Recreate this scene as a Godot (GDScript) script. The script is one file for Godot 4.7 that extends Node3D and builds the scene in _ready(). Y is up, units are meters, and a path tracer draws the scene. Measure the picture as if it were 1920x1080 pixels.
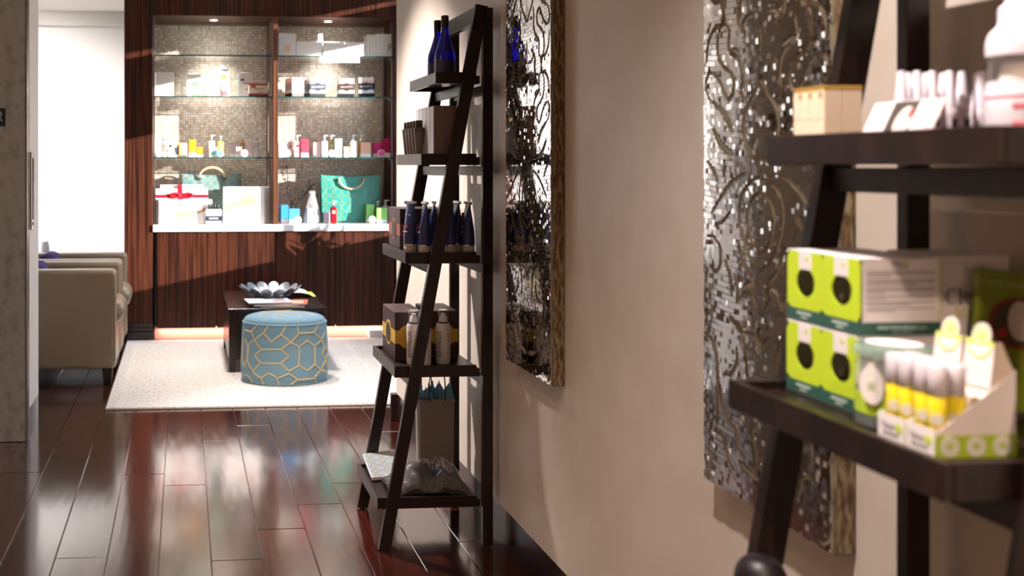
extends Node3D
# A spa corridor with two ladder shelves, looking into a sunlit lounge. x right, y up, -z away from the viewer; v() takes the distance d = -z.

const PRODUCTS := [
	["box", "white carton with black spine at the left end of lowest shelf", "box", "toiletries on the left lowest glass shelf", -0.2055, 1.3936, 7.525, 0.0492, 0.1384, 0.05, 0, ["#f4f2f0"], {"side": "#20242e", "sx": -1}],
	["pump", "white pump bottle beside the carton with black spine", "bottle", "toiletries on the left lowest glass shelf", -0.1575, 1.3936, 7.5825, 0.0414, 0.1276, 0.045, 0, ["#f4f2f0", "#d8d4cc", "#f4f2f0"], 0],
	["pump", "white pump bottle with small black square label", "bottle", "toiletries on the left lowest glass shelf", -0.1049, 1.3936, 7.5225, 0.0493, 0.1262, 0.045, 0, ["#f4f2f0", "#22252b", "#f4f2f0"], 0],
	["disc", "white round soap in front of the carton with black spine", "tin", "toiletries on the left lowest glass shelf", -0.1979, 1.3936, 7.46, 0.0407, 0.0387, 0.03, 0, ["#f4f2f0", "#f4f2f0"], 0],
	["disc", "white round soap left of the black labelled bottle", "tin", "toiletries on the left lowest glass shelf", -0.1511, 1.3936, 7.46, 0.0448, 0.0449, 0.03, 0, ["#f4f2f0", "#f4f2f0"], 0],
	["disc", "larger white round soap in front of black labelled bottle", "tin", "toiletries on the left lowest glass shelf", -0.098, 1.3936, 7.46, 0.0571, 0.0634, 0.03, 0, ["#f4f2f0", "#f4f2f0"], 0],
	["box", "small charcoal carton beside the black labelled bottle", "box", "toiletries on the left lowest glass shelf", -0.0578, 1.3936, 7.545, 0.033, 0.0771, 0.05, 0, ["#4a5060"], {"band": "#f4f2f0"}],
	["box", "wide cream carton with orange spine", "box", "toiletries on the left lowest glass shelf", 0, 1.3936, 7.535, 0.0742, 0.1101, 0.05, 0, ["#fbe9d6"], {"side": "#f0a830", "sx": -1, "strip": "#f2b450"}],
	["box", "tall bright orange carton with white foot", "box", "toiletries on the left lowest glass shelf", 0.0658, 1.3936, 7.525, 0.0532, 0.1348, 0.05, 0, ["#f2a41e"], {"band": "#f4f2f0"}],
	["disc", "white round soap in front of tall orange carton", "tin", "toiletries on the left lowest glass shelf", 0.0716, 1.3936, 7.46, 0.0369, 0.0369, 0.03, 0, ["#f4f2f0", "#f4f2f0"], 0],
	["box", "small orange cube carton with white foot", "box", "toiletries on the left lowest glass shelf", 0.1229, 1.3936, 7.525, 0.0429, 0.077, 0.05, 0, ["#f2a41e"], {"band": "#f4f2f0"}],
	["pump", "white pump bottle with aqua square label", "bottle", "toiletries on the left lowest glass shelf", 0.2153, 1.3936, 7.5725, 0.0516, 0.1281, 0.045, 0, ["#f4f2f0", "#8fd6da", "#f4f2f0"], 0],
	["box", "small aqua carton with white foot on left bay shelf", "box", "toiletries on the left lowest glass shelf", 0.2284, 1.3936, 7.5, 0.0454, 0.0767, 0.05, 0, ["#8fdcdc"], {"band": "#f4f2f0"}],
	["pump", "amber pump bottle with aqua label on left bay shelf", "bottle", "toiletries on the left lowest glass shelf", 0.2855, 1.3936, 7.5725, 0.053, 0.124, 0.045, 0, ["#c8ad4e", "#76cfd4", "#c8ad4e"], 0],
	["disc", "aqua lidded round tin with white rim", "tin", "toiletries on the left lowest glass shelf", 0.2768, 1.3936, 7.46, 0.0576, 0.0598, 0.03, 0, ["#76cfd0", "#f4f2f0"], 0],
	["box", "wide dusty pink carton on left bay shelf", "box", "toiletries on the left lowest glass shelf", 0.3926, 1.3936, 7.575, 0.0694, 0.1117, 0.05, 0, ["#dcc9cb"], {"band": "#f0e8e6"}],
	["box", "small pale pink carton in front of the dusty pink one", "box", "toiletries on the left lowest glass shelf", 0.4247, 1.3936, 7.5, 0.0414, 0.0791, 0.05, 0, ["#ecd6da"], {"band": "#f4f2f0"}],
	["pump", "amber pump bottle with pale pink label", "bottle", "toiletries on the left lowest glass shelf", 0.4589, 1.3936, 7.5825, 0.0419, 0.1246, 0.045, 0, ["#b8944a", "#e6d2c8", "#b8944a"], 0],
	["disc", "pale pink lidded round tin", "tin", "toiletries on the left lowest glass shelf", 0.4643, 1.3936, 7.46, 0.0594, 0.0608, 0.03, 0, ["#ead9d6", "#f4f2f0"], 0],
	["box", "tall pale pink carton beside amber bottle", "box", "toiletries on the left lowest glass shelf", 0.5038, 1.3936, 7.535, 0.05, 0.1401, 0.05, 0, ["#eed4d6"], {"band": "#f3e9e8"}],
	["pump", "pearl grey pump bottle with grey square label", "bottle", "toiletries on the left lowest glass shelf", 0.559, 1.3936, 7.5325, 0.0522, 0.1277, 0.045, 0, ["#dcdad6", "#bdb6b2", "#dcdad6"], 0],
	["box", "wide white carton with crimson spine", "box", "toiletries on the right lowest glass shelf", 0.7806, 1.3936, 7.575, 0.0737, 0.1145, 0.05, 0, ["#f4f2f0"], {"side": "#d0203c", "sx": -1}],
	["pump", "pale pink pump bottle with rose square label", "bottle", "toiletries on the right lowest glass shelf", 0.8397, 1.3936, 7.5925, 0.0359, 0.1298, 0.045, 0, ["#f2dcd8", "#dc5a72", "#f2dcd8"], 0],
	["disc", "white round tin in front of crimson spined carton", "tin", "toiletries on the right lowest glass shelf", 0.7957, 1.3936, 7.46, 0.0615, 0.0637, 0.03, 0, ["#f4f2f0", "#f4f2f0"], 0],
	["pump", "white pump bottle with rose lower half", "bottle", "toiletries on the right lowest glass shelf", 0.8845, 1.3936, 7.5325, 0.0546, 0.1284, 0.045, 0, ["#f4f2f0", "#d83c58", "#f4b4bc"], 0],
	["box", "tall coral red carton with white foot", "box", "toiletries on the right lowest glass shelf", 0.9425, 1.3936, 7.525, 0.0579, 0.142, 0.05, 0, ["#e8405c"], {"band": "#f4f2f0"}],
	["box", "wide white carton with aqua edge on right bay shelf", "box", "toiletries on the right lowest glass shelf", 1.0456, 1.3936, 7.575, 0.0551, 0.1171, 0.05, 0, ["#f4f2f0"], {"side": "#a8dce0", "sx": 1}],
	["pump", "white pump bottle with pale blue lower half", "bottle", "toiletries on the right lowest glass shelf", 1.1019, 1.3936, 7.5425, 0.0524, 0.129, 0.045, 0, ["#f4f2f0", "#bfe0e4", "#cfe6ea"], 0],
	["pump", "amber pump bottle with pale blue label", "bottle", "toiletries on the right lowest glass shelf", 1.1612, 1.3936, 7.5725, 0.0531, 0.1299, 0.045, 0, ["#c8ab58", "#bfe0e4", "#c8ab58"], 0],
	["disc", "pale blue lidded round tin", "tin", "toiletries on the right lowest glass shelf", 1.1461, 1.3936, 7.46, 0.0586, 0.0629, 0.03, 0, ["#cfe8ea", "#f4f2f0"], 0],
	["box", "tall pale blue carton with white foot", "box", "toiletries on the right lowest glass shelf", 1.2094, 1.3936, 7.525, 0.0549, 0.1455, 0.05, 0, ["#d2ecee"], {"band": "#f4f2f0"}],
	["box", "small peach carton with white foot", "box", "toiletries on the right lowest glass shelf", 1.2711, 1.3936, 7.515, 0.0422, 0.0827, 0.05, 0, ["#f6c9a6"], {"band": "#f4f2f0"}],
	["pump", "white pump bottle with peach square label", "bottle", "toiletries on the right lowest glass shelf", 1.3299, 1.3936, 7.5225, 0.055, 0.129, 0.045, 0, ["#f4f2f0", "#f2c49c", "#f4f2f0"], 0],
	["pump", "amber pump bottle behind the wide peach carton", "bottle", "toiletries on the right lowest glass shelf", 1.4021, 1.3936, 7.5925, 0.0556, 0.1309, 0.045, 0, ["#c9ac5a", "#f2c49c", "#c9ac5a"], 0],
	["box", "wide peach carton with white foot", "box", "toiletries on the right lowest glass shelf", 1.4233, 1.3936, 7.515, 0.0762, 0.1163, 0.05, 0, ["#f8c4a4"], {"band": "#f4f2f0", "side": "#f09a78", "sx": 1}],
	["box", "wide magenta carton with white foot", "box", "toiletries on the right lowest glass shelf", 1.527, 1.3936, 7.555, 0.0678, 0.1175, 0.05, 0, ["#d81e78"], {"band": "#f4f2f0"}],
	["disc", "magenta lidded round tin with white rim", "tin", "toiletries on the right lowest glass shelf", 1.5395, 1.3936, 7.46, 0.0591, 0.0634, 0.03, 0, ["#e04890", "#f4f2f0"], 0],
	["box", "tall magenta carton beside the magenta tin", "box", "toiletries on the right lowest glass shelf", 1.594, 1.3936, 7.535, 0.0575, 0.1466, 0.05, 0, ["#d4146c"], {"band": "#f4f2f0"}],
	["box", "large white carton with yellow spine", "box", "goods on the left middle glass shelf", -0.1536, 1.8626, 7.5, 0.1431, 0.1838, 0.06, 0, ["#f4f2f0"], {"side": "#f2c822", "sx": -1}],
	["box", "white carton with green lattice print and green oval", "box", "goods on the left middle glass shelf", 0.0763, 1.8626, 7.525, 0.1114, 0.1757, 0.05, 0, ["#f4f2f0"], {"lattice": "#9cd6a0"}],
	["squeeze", "white squeeze bottle with yellow oval and red square", "bottle", "goods on the left middle glass shelf", 0.3071, 1.8626, 7.515, 0.0786, 0.2442, 0.07, 0, ["#f4f2f0", "#f4da3c", "#d8404a"], 0],
	["box", "tall silver carton with dark green edge", "box", "goods on the left middle glass shelf", 0.4815, 1.8626, 7.56, 0.1084, 0.1913, 0.08, 0, ["#d5d4d2"], {"side": "#2c5a50", "sx": -1, "marks": "#3a3f4c"}],
	["box", "low red and cream carton beside the silver one", "box", "goods on the left middle glass shelf", 0.5736, 1.8626, 7.48, 0.1471, 0.1014, 0.05, 0, ["#e8d8c4"], {"band": "#7c1a26", "cap": "#a02834", "marks": "#a05a3c"}],
	["cube", "striped cube carton at far left of its row, coloured pale as if sunlit", "box", "striped cube cartons on the right middle glass shelf", 0.8735, 1.8626, 7.525, 0.1253, 0.1491, 0.11, 20, ["#f2eeec", "#e9cfc6", "#aab2b8", "#23242c"], 0],  # badge colour paled to stand for sunlight on this carton
	["cube", "striped cube carton with slate badge", "box", "striped cube cartons on the right middle glass shelf", 1.0283, 1.8626, 7.525, 0.1257, 0.1448, 0.11, 10, ["#f2eeec", "#e9cfc6", "#3c4254", "#23242c"], 0],
	["cube", "striped cube carton with brown badge", "box", "striped cube cartons on the right middle glass shelf", 1.2677, 1.8626, 7.525, 0.1179, 0.1465, 0.11, 0, ["#f2eeec", "#e9cfc6", "#4a3a30", "#23242c"], 0],
	["cube", "striped cube carton with charcoal badge at right of its row", "box", "striped cube cartons on the right middle glass shelf", 1.4364, 1.8626, 7.525, 0.1183, 0.156, 0.11, -16, ["#f2eeec", "#e9cfc6", "#3a3c42", "#23242c"], 0],
	["box", "white carton with faint orange label on the top shelf", "box", "white paper goods on the right top glass shelf", 0.8015, 2.1786, 7.51, 0.1355, 0.1796, 0.08, 0, ["#eff0f2"], {"emblem": "#f0c8a0"}],
	["box", "long plain white carton beside the orange labelled one", "box", "white paper goods on the right top glass shelf", 0.9763, 2.1786, 7.53, 0.2033, 0.1159, 0.1, 0, ["#f4f2f0"], 0],
	["box", "small white upright carton standing on the long one", "box", "white paper goods on the right top glass shelf", 1.0657, 2.2916, 7.545, 0.0359, 0.0684, 0.05, 0, ["#f4f2f0"], 0],
	["box", "bottom flat white carton of the left hand stack on top shelf", "box", "white paper goods on the right top glass shelf", 1.1658, 2.1786, 7.525, 0.1702, 0.0293, 0.11, 0, ["#f4f2f0"], {"h": 0.0278}],
	["box", "second flat white carton of the left hand stack on top shelf", "box", "white paper goods on the right top glass shelf", 1.1668, 2.2074, 7.525, 0.1681, 0.0296, 0.11, 0, ["#f4f2f0"], {"h": 0.0278}],
	["box", "third flat white carton of the left hand stack on top shelf", "box", "white paper goods on the right top glass shelf", 1.1658, 2.2362, 7.525, 0.1702, 0.03, 0.11, 0, ["#f4f2f0"], {"h": 0.0278}],
	["box", "top flat white carton of the left hand stack on top shelf", "box", "white paper goods on the right top glass shelf", 1.1668, 2.265, 7.525, 0.1681, 0.0303, 0.11, 0, ["#f4f2f0"], {"h": 0.0278}],
	["box", "bottom flat white carton of the right hand stack on top shelf", "box", "white paper goods on the right top glass shelf", 1.3394, 2.1786, 7.525, 0.1687, 0.0309, 0.11, 0, ["#f4f2f0"], {"h": 0.0278}],
	["box", "second flat white carton of the right hand stack on top shelf", "box", "white paper goods on the right top glass shelf", 1.3404, 2.2074, 7.525, 0.1666, 0.0313, 0.11, 0, ["#f4f2f0"], {"h": 0.0278}],
	["box", "third flat white carton of the right hand stack on top shelf", "box", "white paper goods on the right top glass shelf", 1.3394, 2.2362, 7.525, 0.1687, 0.0316, 0.11, 0, ["#f4f2f0"], {"h": 0.0278}],
	["box", "top flat white carton of the right hand stack on top shelf", "box", "white paper goods on the right top glass shelf", 1.3404, 2.265, 7.525, 0.1666, 0.032, 0.11, 0, ["#f4f2f0"], {"h": 0.0278}],
	["box", "first slim white upright booklet right of the carton stacks", "box", "white paper goods on the right top glass shelf", 1.4402, 2.1786, 7.54, 0.0224, 0.1757, 0.12, 0, ["#f4f2f0"], 0],
	["box", "second slim white upright booklet right of the carton stacks", "box", "white paper goods on the right top glass shelf", 1.4648, 2.1786, 7.54, 0.0224, 0.176, 0.12, 0, ["#f4f2f0"], 0],
	["box", "third slim white upright booklet right of the carton stacks", "box", "white paper goods on the right top glass shelf", 1.4893, 2.1786, 7.54, 0.0224, 0.1762, 0.12, 0, ["#f4f2f0"], 0],
	["box", "white card with small green leaf print at shelf end", "box", "white paper goods on the right top glass shelf", 1.5602, 2.1786, 7.48, 0.1207, 0.1814, 0.02, 0, ["#eef0f2"], {"leaf": "#6aa85a"}],
	["box", "tall blue carton with white foot", "box", "goods on the right side of the white counter", 0.7796, 0.8796, 7.485, 0.0562, 0.1419, 0.05, 0, ["#2f8fd0"], {"band": "#f4f2f0", "side": "#1c6ab0", "sx": -1}],
	["box", "wide sky blue carton with white foot", "box", "goods on the right side of the white counter", 0.8556, 0.8796, 7.485, 0.0834, 0.1127, 0.05, 0, ["#4aa4dc"], {"band": "#f4f2f0", "side": "#1f74b8", "sx": -1}],
	["disc", "white round tin with blue ring on counter", "tin", "goods on the right side of the white counter", 0.8747, 0.8796, 7.4, 0.0578, 0.0646, 0.03, 0, ["#8cc8e0", "#f4f2f0"], 0],
	["box", "small lavender carton beside red bottle", "box", "goods on the right side of the white counter", 1.1132, 0.8796, 7.495, 0.0441, 0.0842, 0.05, 0, ["#e2d4ec"], {"band": "#f4f2f0"}],
	["pump", "dark red pump bottle with pink label on counter", "bottle", "goods on the right side of the white counter", 1.156, 0.8796, 7.4225, 0.0545, 0.1287, 0.045, 0, ["#8e1420", "#e8c4d0", "#8e1420"], 0],
	["box", "tall lime green carton on counter", "box", "goods on the right side of the white counter", 1.4549, 0.8796, 7.485, 0.0578, 0.1439, 0.05, 0, ["#9ade74"], {"band": "#f4f2f0"}],
	["disc", "white round tin with lime ring on counter", "tin", "goods on the right side of the white counter", 1.4535, 0.8796, 7.4, 0.0585, 0.0636, 0.03, 0, ["#b4e69c", "#f4f2f0"], 0],
	["pump", "brown pump bottle behind the wide lime carton", "bottle", "goods on the right side of the white counter", 1.5137, 0.8796, 7.4775, 0.0422, 0.1252, 0.045, 0, ["#6a2c1c", "#8a4a30", "#6a2c1c"], 0],
	["box", "wide lime green carton with white foot", "box", "goods on the right side of the white counter", 1.533, 0.8796, 7.42, 0.0796, 0.1195, 0.05, 0, ["#98dc72"], {"band": "#f4f2f0", "side": "#6cc04a", "sx": 1}],
	["pump", "large grey white pump bottle at the counter end", "bottle", "goods on the right side of the white counter", 1.5781, 0.8796, 7.4775, 0.0571, 0.1333, 0.045, 0, ["#d6d4d0", "#d6d4d0", "#d6d4d0"], 0],
]
const MOSAIC_CHANNELS := [
	[7, 4, 796, 22, 771, 46, 745, 54, 715, 49, 687, 32, 658, 6, 650],
	[5, 164, 908, 135, 913, 144, 892, 140, 857, 122, 834, 93, 817, 85, 796, 93, 774, 109, 771, 124, 791, 138, 809, 159, 824, 178, 823, 187, 805, 178, 780, 162, 767],
	[6, 114, 917, 101, 900, 103, 867, 71, 842, 58, 814, 60, 785, 55, 760],
	[10, 101, 867, 83, 860, 68, 857],
	[6, 49, 880, 54, 909, 37, 921, 20, 922],
	[7, 0, 860, 0, 877, 0, 884, 0, 880],
	[6, 184, 849, 178, 885, 156, 912, 119, 921, 132, 967],
	[6, 56, 895, 71, 920, 63, 955],
	[11, 159, 767, 122, 744, 104, 723, 92, 708],
	[12, 159, 713, 135, 686, 114, 671, 90, 662],
	[6, 0, 592, 27, 576, 40, 550, 37, 522, 27, 497, 3, 477],
	[6, 3, 620, 35, 607, 59, 584, 68, 549, 59, 511, 45, 483, 24, 460, 0, 446],
	[6, 72, 497, 54, 454, 27, 428, 18, 404],
	[7, 181, 649, 156, 628, 141, 607],
	[6, 51, 626, 90, 609, 126, 582, 163, 547],
	[5, 99, 550, 126, 529, 150, 522, 137, 515],
	[5, 182, 497, 156, 497, 133, 472, 136, 439, 157, 429, 161, 450],
	[5, 120, 457, 101, 429, 95, 391],
	[5, 85, 430, 73, 403, 76, 374],
	[5, 69, 382, 51, 399, 27, 396, 12, 375],
	[10, 51, 409, 35, 418, 24, 410],
	[6, 102, 343, 79, 338, 57, 326],
	[5, 96, 340, 66, 325, 49, 297, 43, 242],
	[5, 51, 325, 27, 326, 8, 310, 1, 291],
	[8, 195, 306, 159, 285, 146, 255, 143, 209, 146, 125],
	[6, 122, 231, 96, 236, 76, 264, 78, 287],
	[6, 135, 208, 127, 171, 106, 142, 81, 131, 71, 100, 49, 86],
	[5, 25, 163, 22, 131, 4, 94],
	[5, 148, 111, 122, 106, 114, 82, 90, 51],
	[9, 197, 51, 189, 23, 170, 14],
	[10, 66, 73, 41, 67, 13, 62],
]
const POUF_CORDS := [
	[-46, 176, -35, 214, -9, 219, 1, 178, -9, 136, -36, 133, -46, 176],
	[26, 266, 38, 230, 38, 122, 26, 86, 14, 121, 15, 233, 26, 266],
	[-27, 352, -33, 311, -22, 260, -9, 306, -3, 352],
	[13, 352, 14, 312, 37, 309, 48, 351],
	[-9, 306, 4, 259, 15, 229],
	[14, 305, 4, 259, -8, 223],
	[-70, 314, -54, 312, -44, 352],
	[-54, 312, -47, 265, -33, 311],
	[-38, 219, -47, 265, -58, 238, -61, 135, -48, 78, -38, 129],
	[-68, 261, -61, 229, -61, 150, -69, 95, -75, 134, -75, 235, -68, 261],
	[-9, 136, 1, 90, 14, 121],
	[-70, 47, -58, 44, -52, 6],
	[-49, 73, -36, 43, -34, 6],
	[-34, 47, -25, 76, -15, 53, -12, 6],
	[4, 6, 12, 35, 39, 35, 42, 7],
	[-12, 50, 1, 76, 12, 39],
	[39, 305, 53, 262, 63, 296],
	[40, 232, 53, 259, 61, 214, 53, 176, 63, 134, 50, 91],
	[63, 214, 74, 175, 63, 134, 71, 79],
	[38, 118, 48, 85, 58, 61],
	[65, 61, 50, 84, 38, 42],
]


const EYE := 1.33
const WALL_X := 1.10
const CEIL := 2.80
const FOCAL := 1810.0

var M := {}
var cache := {}
var taken := {}
var rng := RandomNumberGenerator.new()

# ---------------------------------------------------------------- helpers
func v(x: float, y: float, d: float) -> Vector3:
	return Vector3(x, y, -d)

func numbered(n: String) -> String:
	if not taken.has(n):
		taken[n] = 0
		return n
	taken[n] += 1
	return "%s_%03d" % [n, taken[n]]

func thing(called: String, label: String, category: String, at := Vector3.ZERO, turn := 0.0, group := "") -> Node3D:
	var o := Node3D.new()
	o.name = numbered(called)
	add_child(o)
	o.position = at
	o.rotation_degrees.y = turn
	o.set_meta("label", label)
	o.set_meta("category", category)
	if group:
		o.set_meta("group", group)
	return o

func part(called: String, mesh: Mesh, m: Material, parent: Node3D, at := Vector3.ZERO, rot := Vector3.ZERO) -> MeshInstance3D:
	var o := MeshInstance3D.new()
	o.name = called
	o.mesh = mesh
	o.material_override = m
	parent.add_child(o, true)
	o.position = at
	o.rotation_degrees = rot
	return o

func struct_node(called: String) -> Node3D:
	var o := Node3D.new()
	o.name = called
	add_child(o)
	o.set_meta("kind", "structure")
	return o

func struct_box(called: String, a: Vector3, b: Vector3, m: Material) -> MeshInstance3D:
	var size := (b - a).abs()
	var o := part(called, cbox(size.x, size.y, size.z, 0.0), m, self, Vector3((a.x + b.x) / 2, minf(a.y, b.y), (a.z + b.z) / 2))
	o.set_meta("kind", "structure")
	return o

func mat(hex: String, rough := 0.6, metal := 0.0) -> StandardMaterial3D:
	var key := "%s|%.2f|%.2f" % [hex, rough, metal]
	if not M.has(key):
		var m := StandardMaterial3D.new()
		m.albedo_color = Color(hex)
		m.roughness = rough
		m.metallic = metal
		M[key] = m
	return M[key]

func face(st: SurfaceTool, pts: Array, out: Vector3) -> void:
	# a convex polygon as a fan, wound so that its front looks along out
	var n: Vector3 = (pts[1] - pts[0]).cross(pts[2] - pts[0])
	if n.dot(out) > 0:
		pts.reverse()
	n = out.normalized() if pts.size() < 3 else -(pts[1] - pts[0]).cross(pts[2] - pts[0]).normalized()
	for i in range(1, pts.size() - 1):
		for p in [pts[0], pts[i], pts[i + 1]]:
			st.set_normal(n)
			st.add_vertex(p)

func begin() -> SurfaceTool:
	var st := SurfaceTool.new()
	st.begin(Mesh.PRIMITIVE_TRIANGLES)
	return st

func cbox_into(st: SurfaceTool, c: Vector3, s: Vector3, b: float) -> void:
	# chamfered box centred on c
	var h := s / 2
	if b <= 0.0:
		for ax in 3:
			for sg in [-1.0, 1.0]:
				var u := (ax + 1) % 3
				var w := (ax + 2) % 3
				var pts := []
				for q in [[-1, -1], [1, -1], [1, 1], [-1, 1]]:
					var p := Vector3.ZERO
					p[ax] = sg * h[ax]
					p[u] = q[0] * h[u]
					p[w] = q[1] * h[w]
					pts.append(c + p)
				var o := Vector3.ZERO
				o[ax] = sg
				face(st, pts, o)
		return
	for ax in 3:
		var u := (ax + 1) % 3
		var w := (ax + 2) % 3
		for sg in [-1.0, 1.0]:
			var pts := []
			for q in [[-1, -1], [1, -1], [1, 1], [-1, 1]]:
				var p := Vector3.ZERO
				p[ax] = sg * h[ax]
				p[u] = q[0] * (h[u] - b)
				p[w] = q[1] * (h[w] - b)
				pts.append(c + p)
			var o := Vector3.ZERO
			o[ax] = sg
			face(st, pts, o)
			for sg2 in [-1.0, 1.0]:
				# edge along w between faces ax and u
				var e := []
				for q in [[0, -1], [0, 1], [1, 1], [1, -1]]:
					var p := Vector3.ZERO
					p[ax] = sg * (h[ax] - (b if q[0] == 1 else 0.0))
					p[u] = sg2 * (h[u] - (0.0 if q[0] == 1 else b))
					p[w] = q[1] * (h[w] - b)
					e.append(c + p)
				var oo := Vector3.ZERO
				oo[ax] = sg
				oo[u] = sg2
				face(st, e, oo)
	for sx in [-1.0, 1.0]:
		for sy in [-1.0, 1.0]:
			for sz in [-1.0, 1.0]:
				var k := Vector3(sx, sy, sz)
				face(st, [c + k * Vector3(h.x, h.y - b, h.z - b), c + k * Vector3(h.x - b, h.y, h.z - b), c + k * Vector3(h.x - b, h.y - b, h.z)], k)

func cbox(w: float, h: float, d: float, b := 0.002) -> ArrayMesh:
	# base at y = 0
	var key := "c%.4f|%.4f|%.4f|%.4f" % [w, h, d, b]
	if not cache.has(key):
		var st := begin()
		cbox_into(st, Vector3(0, h / 2, 0), Vector3(w, h, d), minf(b, 0.4 * minf(w, minf(h, d))))
		cache[key] = st.commit()
	return cache[key]

func rbox(w: float, h: float, d: float, r: float, n := 3, puff := 0.0) -> ArrayMesh:
	# rounded box, base at y = 0; puff swells the faces
	var key := "r%.4f|%.4f|%.4f|%.4f|%d|%.3f" % [w, h, d, r, n, puff]
	if cache.has(key):
		return cache[key]
	r = minf(r, 0.499 * minf(w, minf(h, d)))
	var hx := w / 2 - r
	var hy := h / 2 - r
	var hz := d / 2 - r
	var cols := []
	for q in 4:
		for s in n + 1:
			cols.append([(q + s / float(n)) * PI / 2, q])
		if puff > 0:
			cols.append([(q + 1) * PI / 2, -1 - q])
	var rowsv := []
	for q in 2:
		for s in n + 1:
			rowsv.append([-PI / 2 + (q + s / float(n)) * PI / 2, -1.0 if q == 0 else 1.0])
		if q == 0 and puff > 0:
			rowsv.append([0.0, 0.0])
	var pos := []
	var nor := []
	for rw in rowsv:
		for cl in cols:
			var a: float = cl[0]
			var e: float = rw[0]
			var dir := Vector3(cos(e) * cos(a), sin(e), cos(e) * sin(a))
			var sx := 1.0
			var sz := 1.0
			if cl[1] >= 0:
				sx = 1.0 if cl[1] in [0, 3] else -1.0
				sz = 1.0 if cl[1] in [0, 1] else -1.0
			else:
				var qq: int = -1 - cl[1]
				sx = [0.0, -1.0, 0.0, 1.0][qq]
				sz = [1.0, 0.0, -1.0, 0.0][qq]
			var p := Vector3(sx * hx, rw[1] * hy, sz * hz) + dir * r
			if puff > 0:
				var k := (0.0 if cl[1] >= 0 else 1.0)
				p += Vector3(dir.x * puff * k, dir.y * puff * 0.6, dir.z * puff * k)
			pos.append(p + Vector3(0, h / 2, 0))
			nor.append(dir)
	var st := begin()
	var nc := cols.size()
	var tri := func(i, j, k):
		for m in [i, j, k]:
			st.set_normal(nor[m])
			st.add_vertex(pos[m])
	for i in rowsv.size() - 1:
		for j in nc:
			var a := i * nc + j
			var b := i * nc + (j + 1) % nc
			tri.call(a, b, a + nc)
			tri.call(b, b + nc, a + nc)
	for e in [0, rowsv.size() - 1]:
		for j in range(1, nc - 1):
			if e == 0:
				tri.call(0, e * nc + j + 1, e * nc + j)
			else:
				tri.call(e * nc, e * nc + j, e * nc + j + 1)
	cache[key] = st.commit()
	return cache[key]

func lathe(prof: Array, seg := 24, sx := 1.0, sz := 1.0) -> ArrayMesh:
	# profile of Vector2(radius, y) from bottom to top, about y
	var st := begin()
	lathe_into(st, prof, seg, sx, sz)
	return st.commit()

func lathe_into(st: SurfaceTool, prof: Array, seg := 24, sx := 1.0, sz := 1.0, at := Vector3.ZERO) -> void:
	var ns := []
	for i in prof.size() - 1:
		var t: Vector2 = (prof[i + 1] - prof[i]).normalized()
		ns.append(Vector2(t.y, -t.x))
	for i in prof.size() - 1:
		var na: Vector2 = ns[i]
		var nb: Vector2 = ns[i]
		if i > 0 and ns[i - 1].dot(ns[i]) > 0.6:
			na = (ns[i - 1] + ns[i]).normalized()
		if i < ns.size() - 1 and ns[i + 1].dot(ns[i]) > 0.6:
			nb = (ns[i + 1] + ns[i]).normalized()
		for j in seg:
			var a0 := TAU * j / seg
			var a1 := TAU * (j + 1) / seg
			var q := []
			for z in [[prof[i], na, a0], [prof[i], na, a1], [prof[i + 1], nb, a1], [prof[i + 1], nb, a0]]:
				var p: Vector2 = z[0]
				var nn: Vector2 = z[1]
				q.append([at + Vector3(p.x * cos(z[2]) * sx, p.y, p.x * sin(z[2]) * sz), Vector3(nn.x * cos(z[2]) / sx, nn.y, nn.x * sin(z[2]) / sz).normalized()])
			for k in [0, 1, 2, 0, 2, 3]:
				st.set_normal(q[k][1])
				st.add_vertex(q[k][0])

func cyl(r: float, h: float, seg := 20, b := 0.0) -> ArrayMesh:
	var key := "y%.4f|%.4f|%d|%.4f" % [r, h, seg, b]
	if not cache.has(key):
		cache[key] = lathe([Vector2(0, 0), Vector2(r - b, 0), Vector2(r, b), Vector2(r, h - b), Vector2(r - b, h), Vector2(0, h)] if b > 0 else [Vector2(0, 0), Vector2(r, 0), Vector2(r, h), Vector2(0, h)], seg)
	return cache[key]

func tube_into(st: SurfaceTool, path: Array, r: float, seg := 6, closed := false, flat := 1.0) -> void:
	var n := path.size()
	if n < 2:
		return
	var rings := []
	var up := Vector3.ZERO
	for i in n:
		var t: Vector3
		if closed:
			t = (path[(i + 1) % n] - path[(i - 1 + n) % n]).normalized()
		else:
			t = (path[mini(i + 1, n - 1)] - path[maxi(i - 1, 0)]).normalized()
		if up == Vector3.ZERO:
			up = t.cross(Vector3(0.31, 0.93, 0.17)).normalized()
		up = (up - t * up.dot(t)).normalized()
		var side := t.cross(up)
		var ring := []
		for k in seg:
			var a := TAU * k / seg
			var dir := up * cos(a) + side * sin(a) * flat
			ring.append([path[i] + dir * r, dir.normalized()])
		rings.append(ring)
	var m := n if closed else n - 1
	for i in m:
		for k in seg:
			var a = rings[i][k]
			var b = rings[i][(k + 1) % seg]
			var c = rings[(i + 1) % n][(k + 1) % seg]
			var d = rings[(i + 1) % n][k]
			for z in [a, c, b, a, d, c]:
				st.set_normal(z[1])
				st.add_vertex(z[0])
	if not closed:
		for e in [0, n - 1]:
			var pts := []
			for k in seg:
				pts.append(rings[e][k][0])
			face(st, pts, (path[0] - path[1]) if e == 0 else (path[n - 1] - path[n - 2]))

func tube(path: Array, r: float, seg := 6, closed := false, flat := 1.0) -> ArrayMesh:
	var st := begin()
	tube_into(st, path, r, seg, closed, flat)
	return st.commit()

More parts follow.
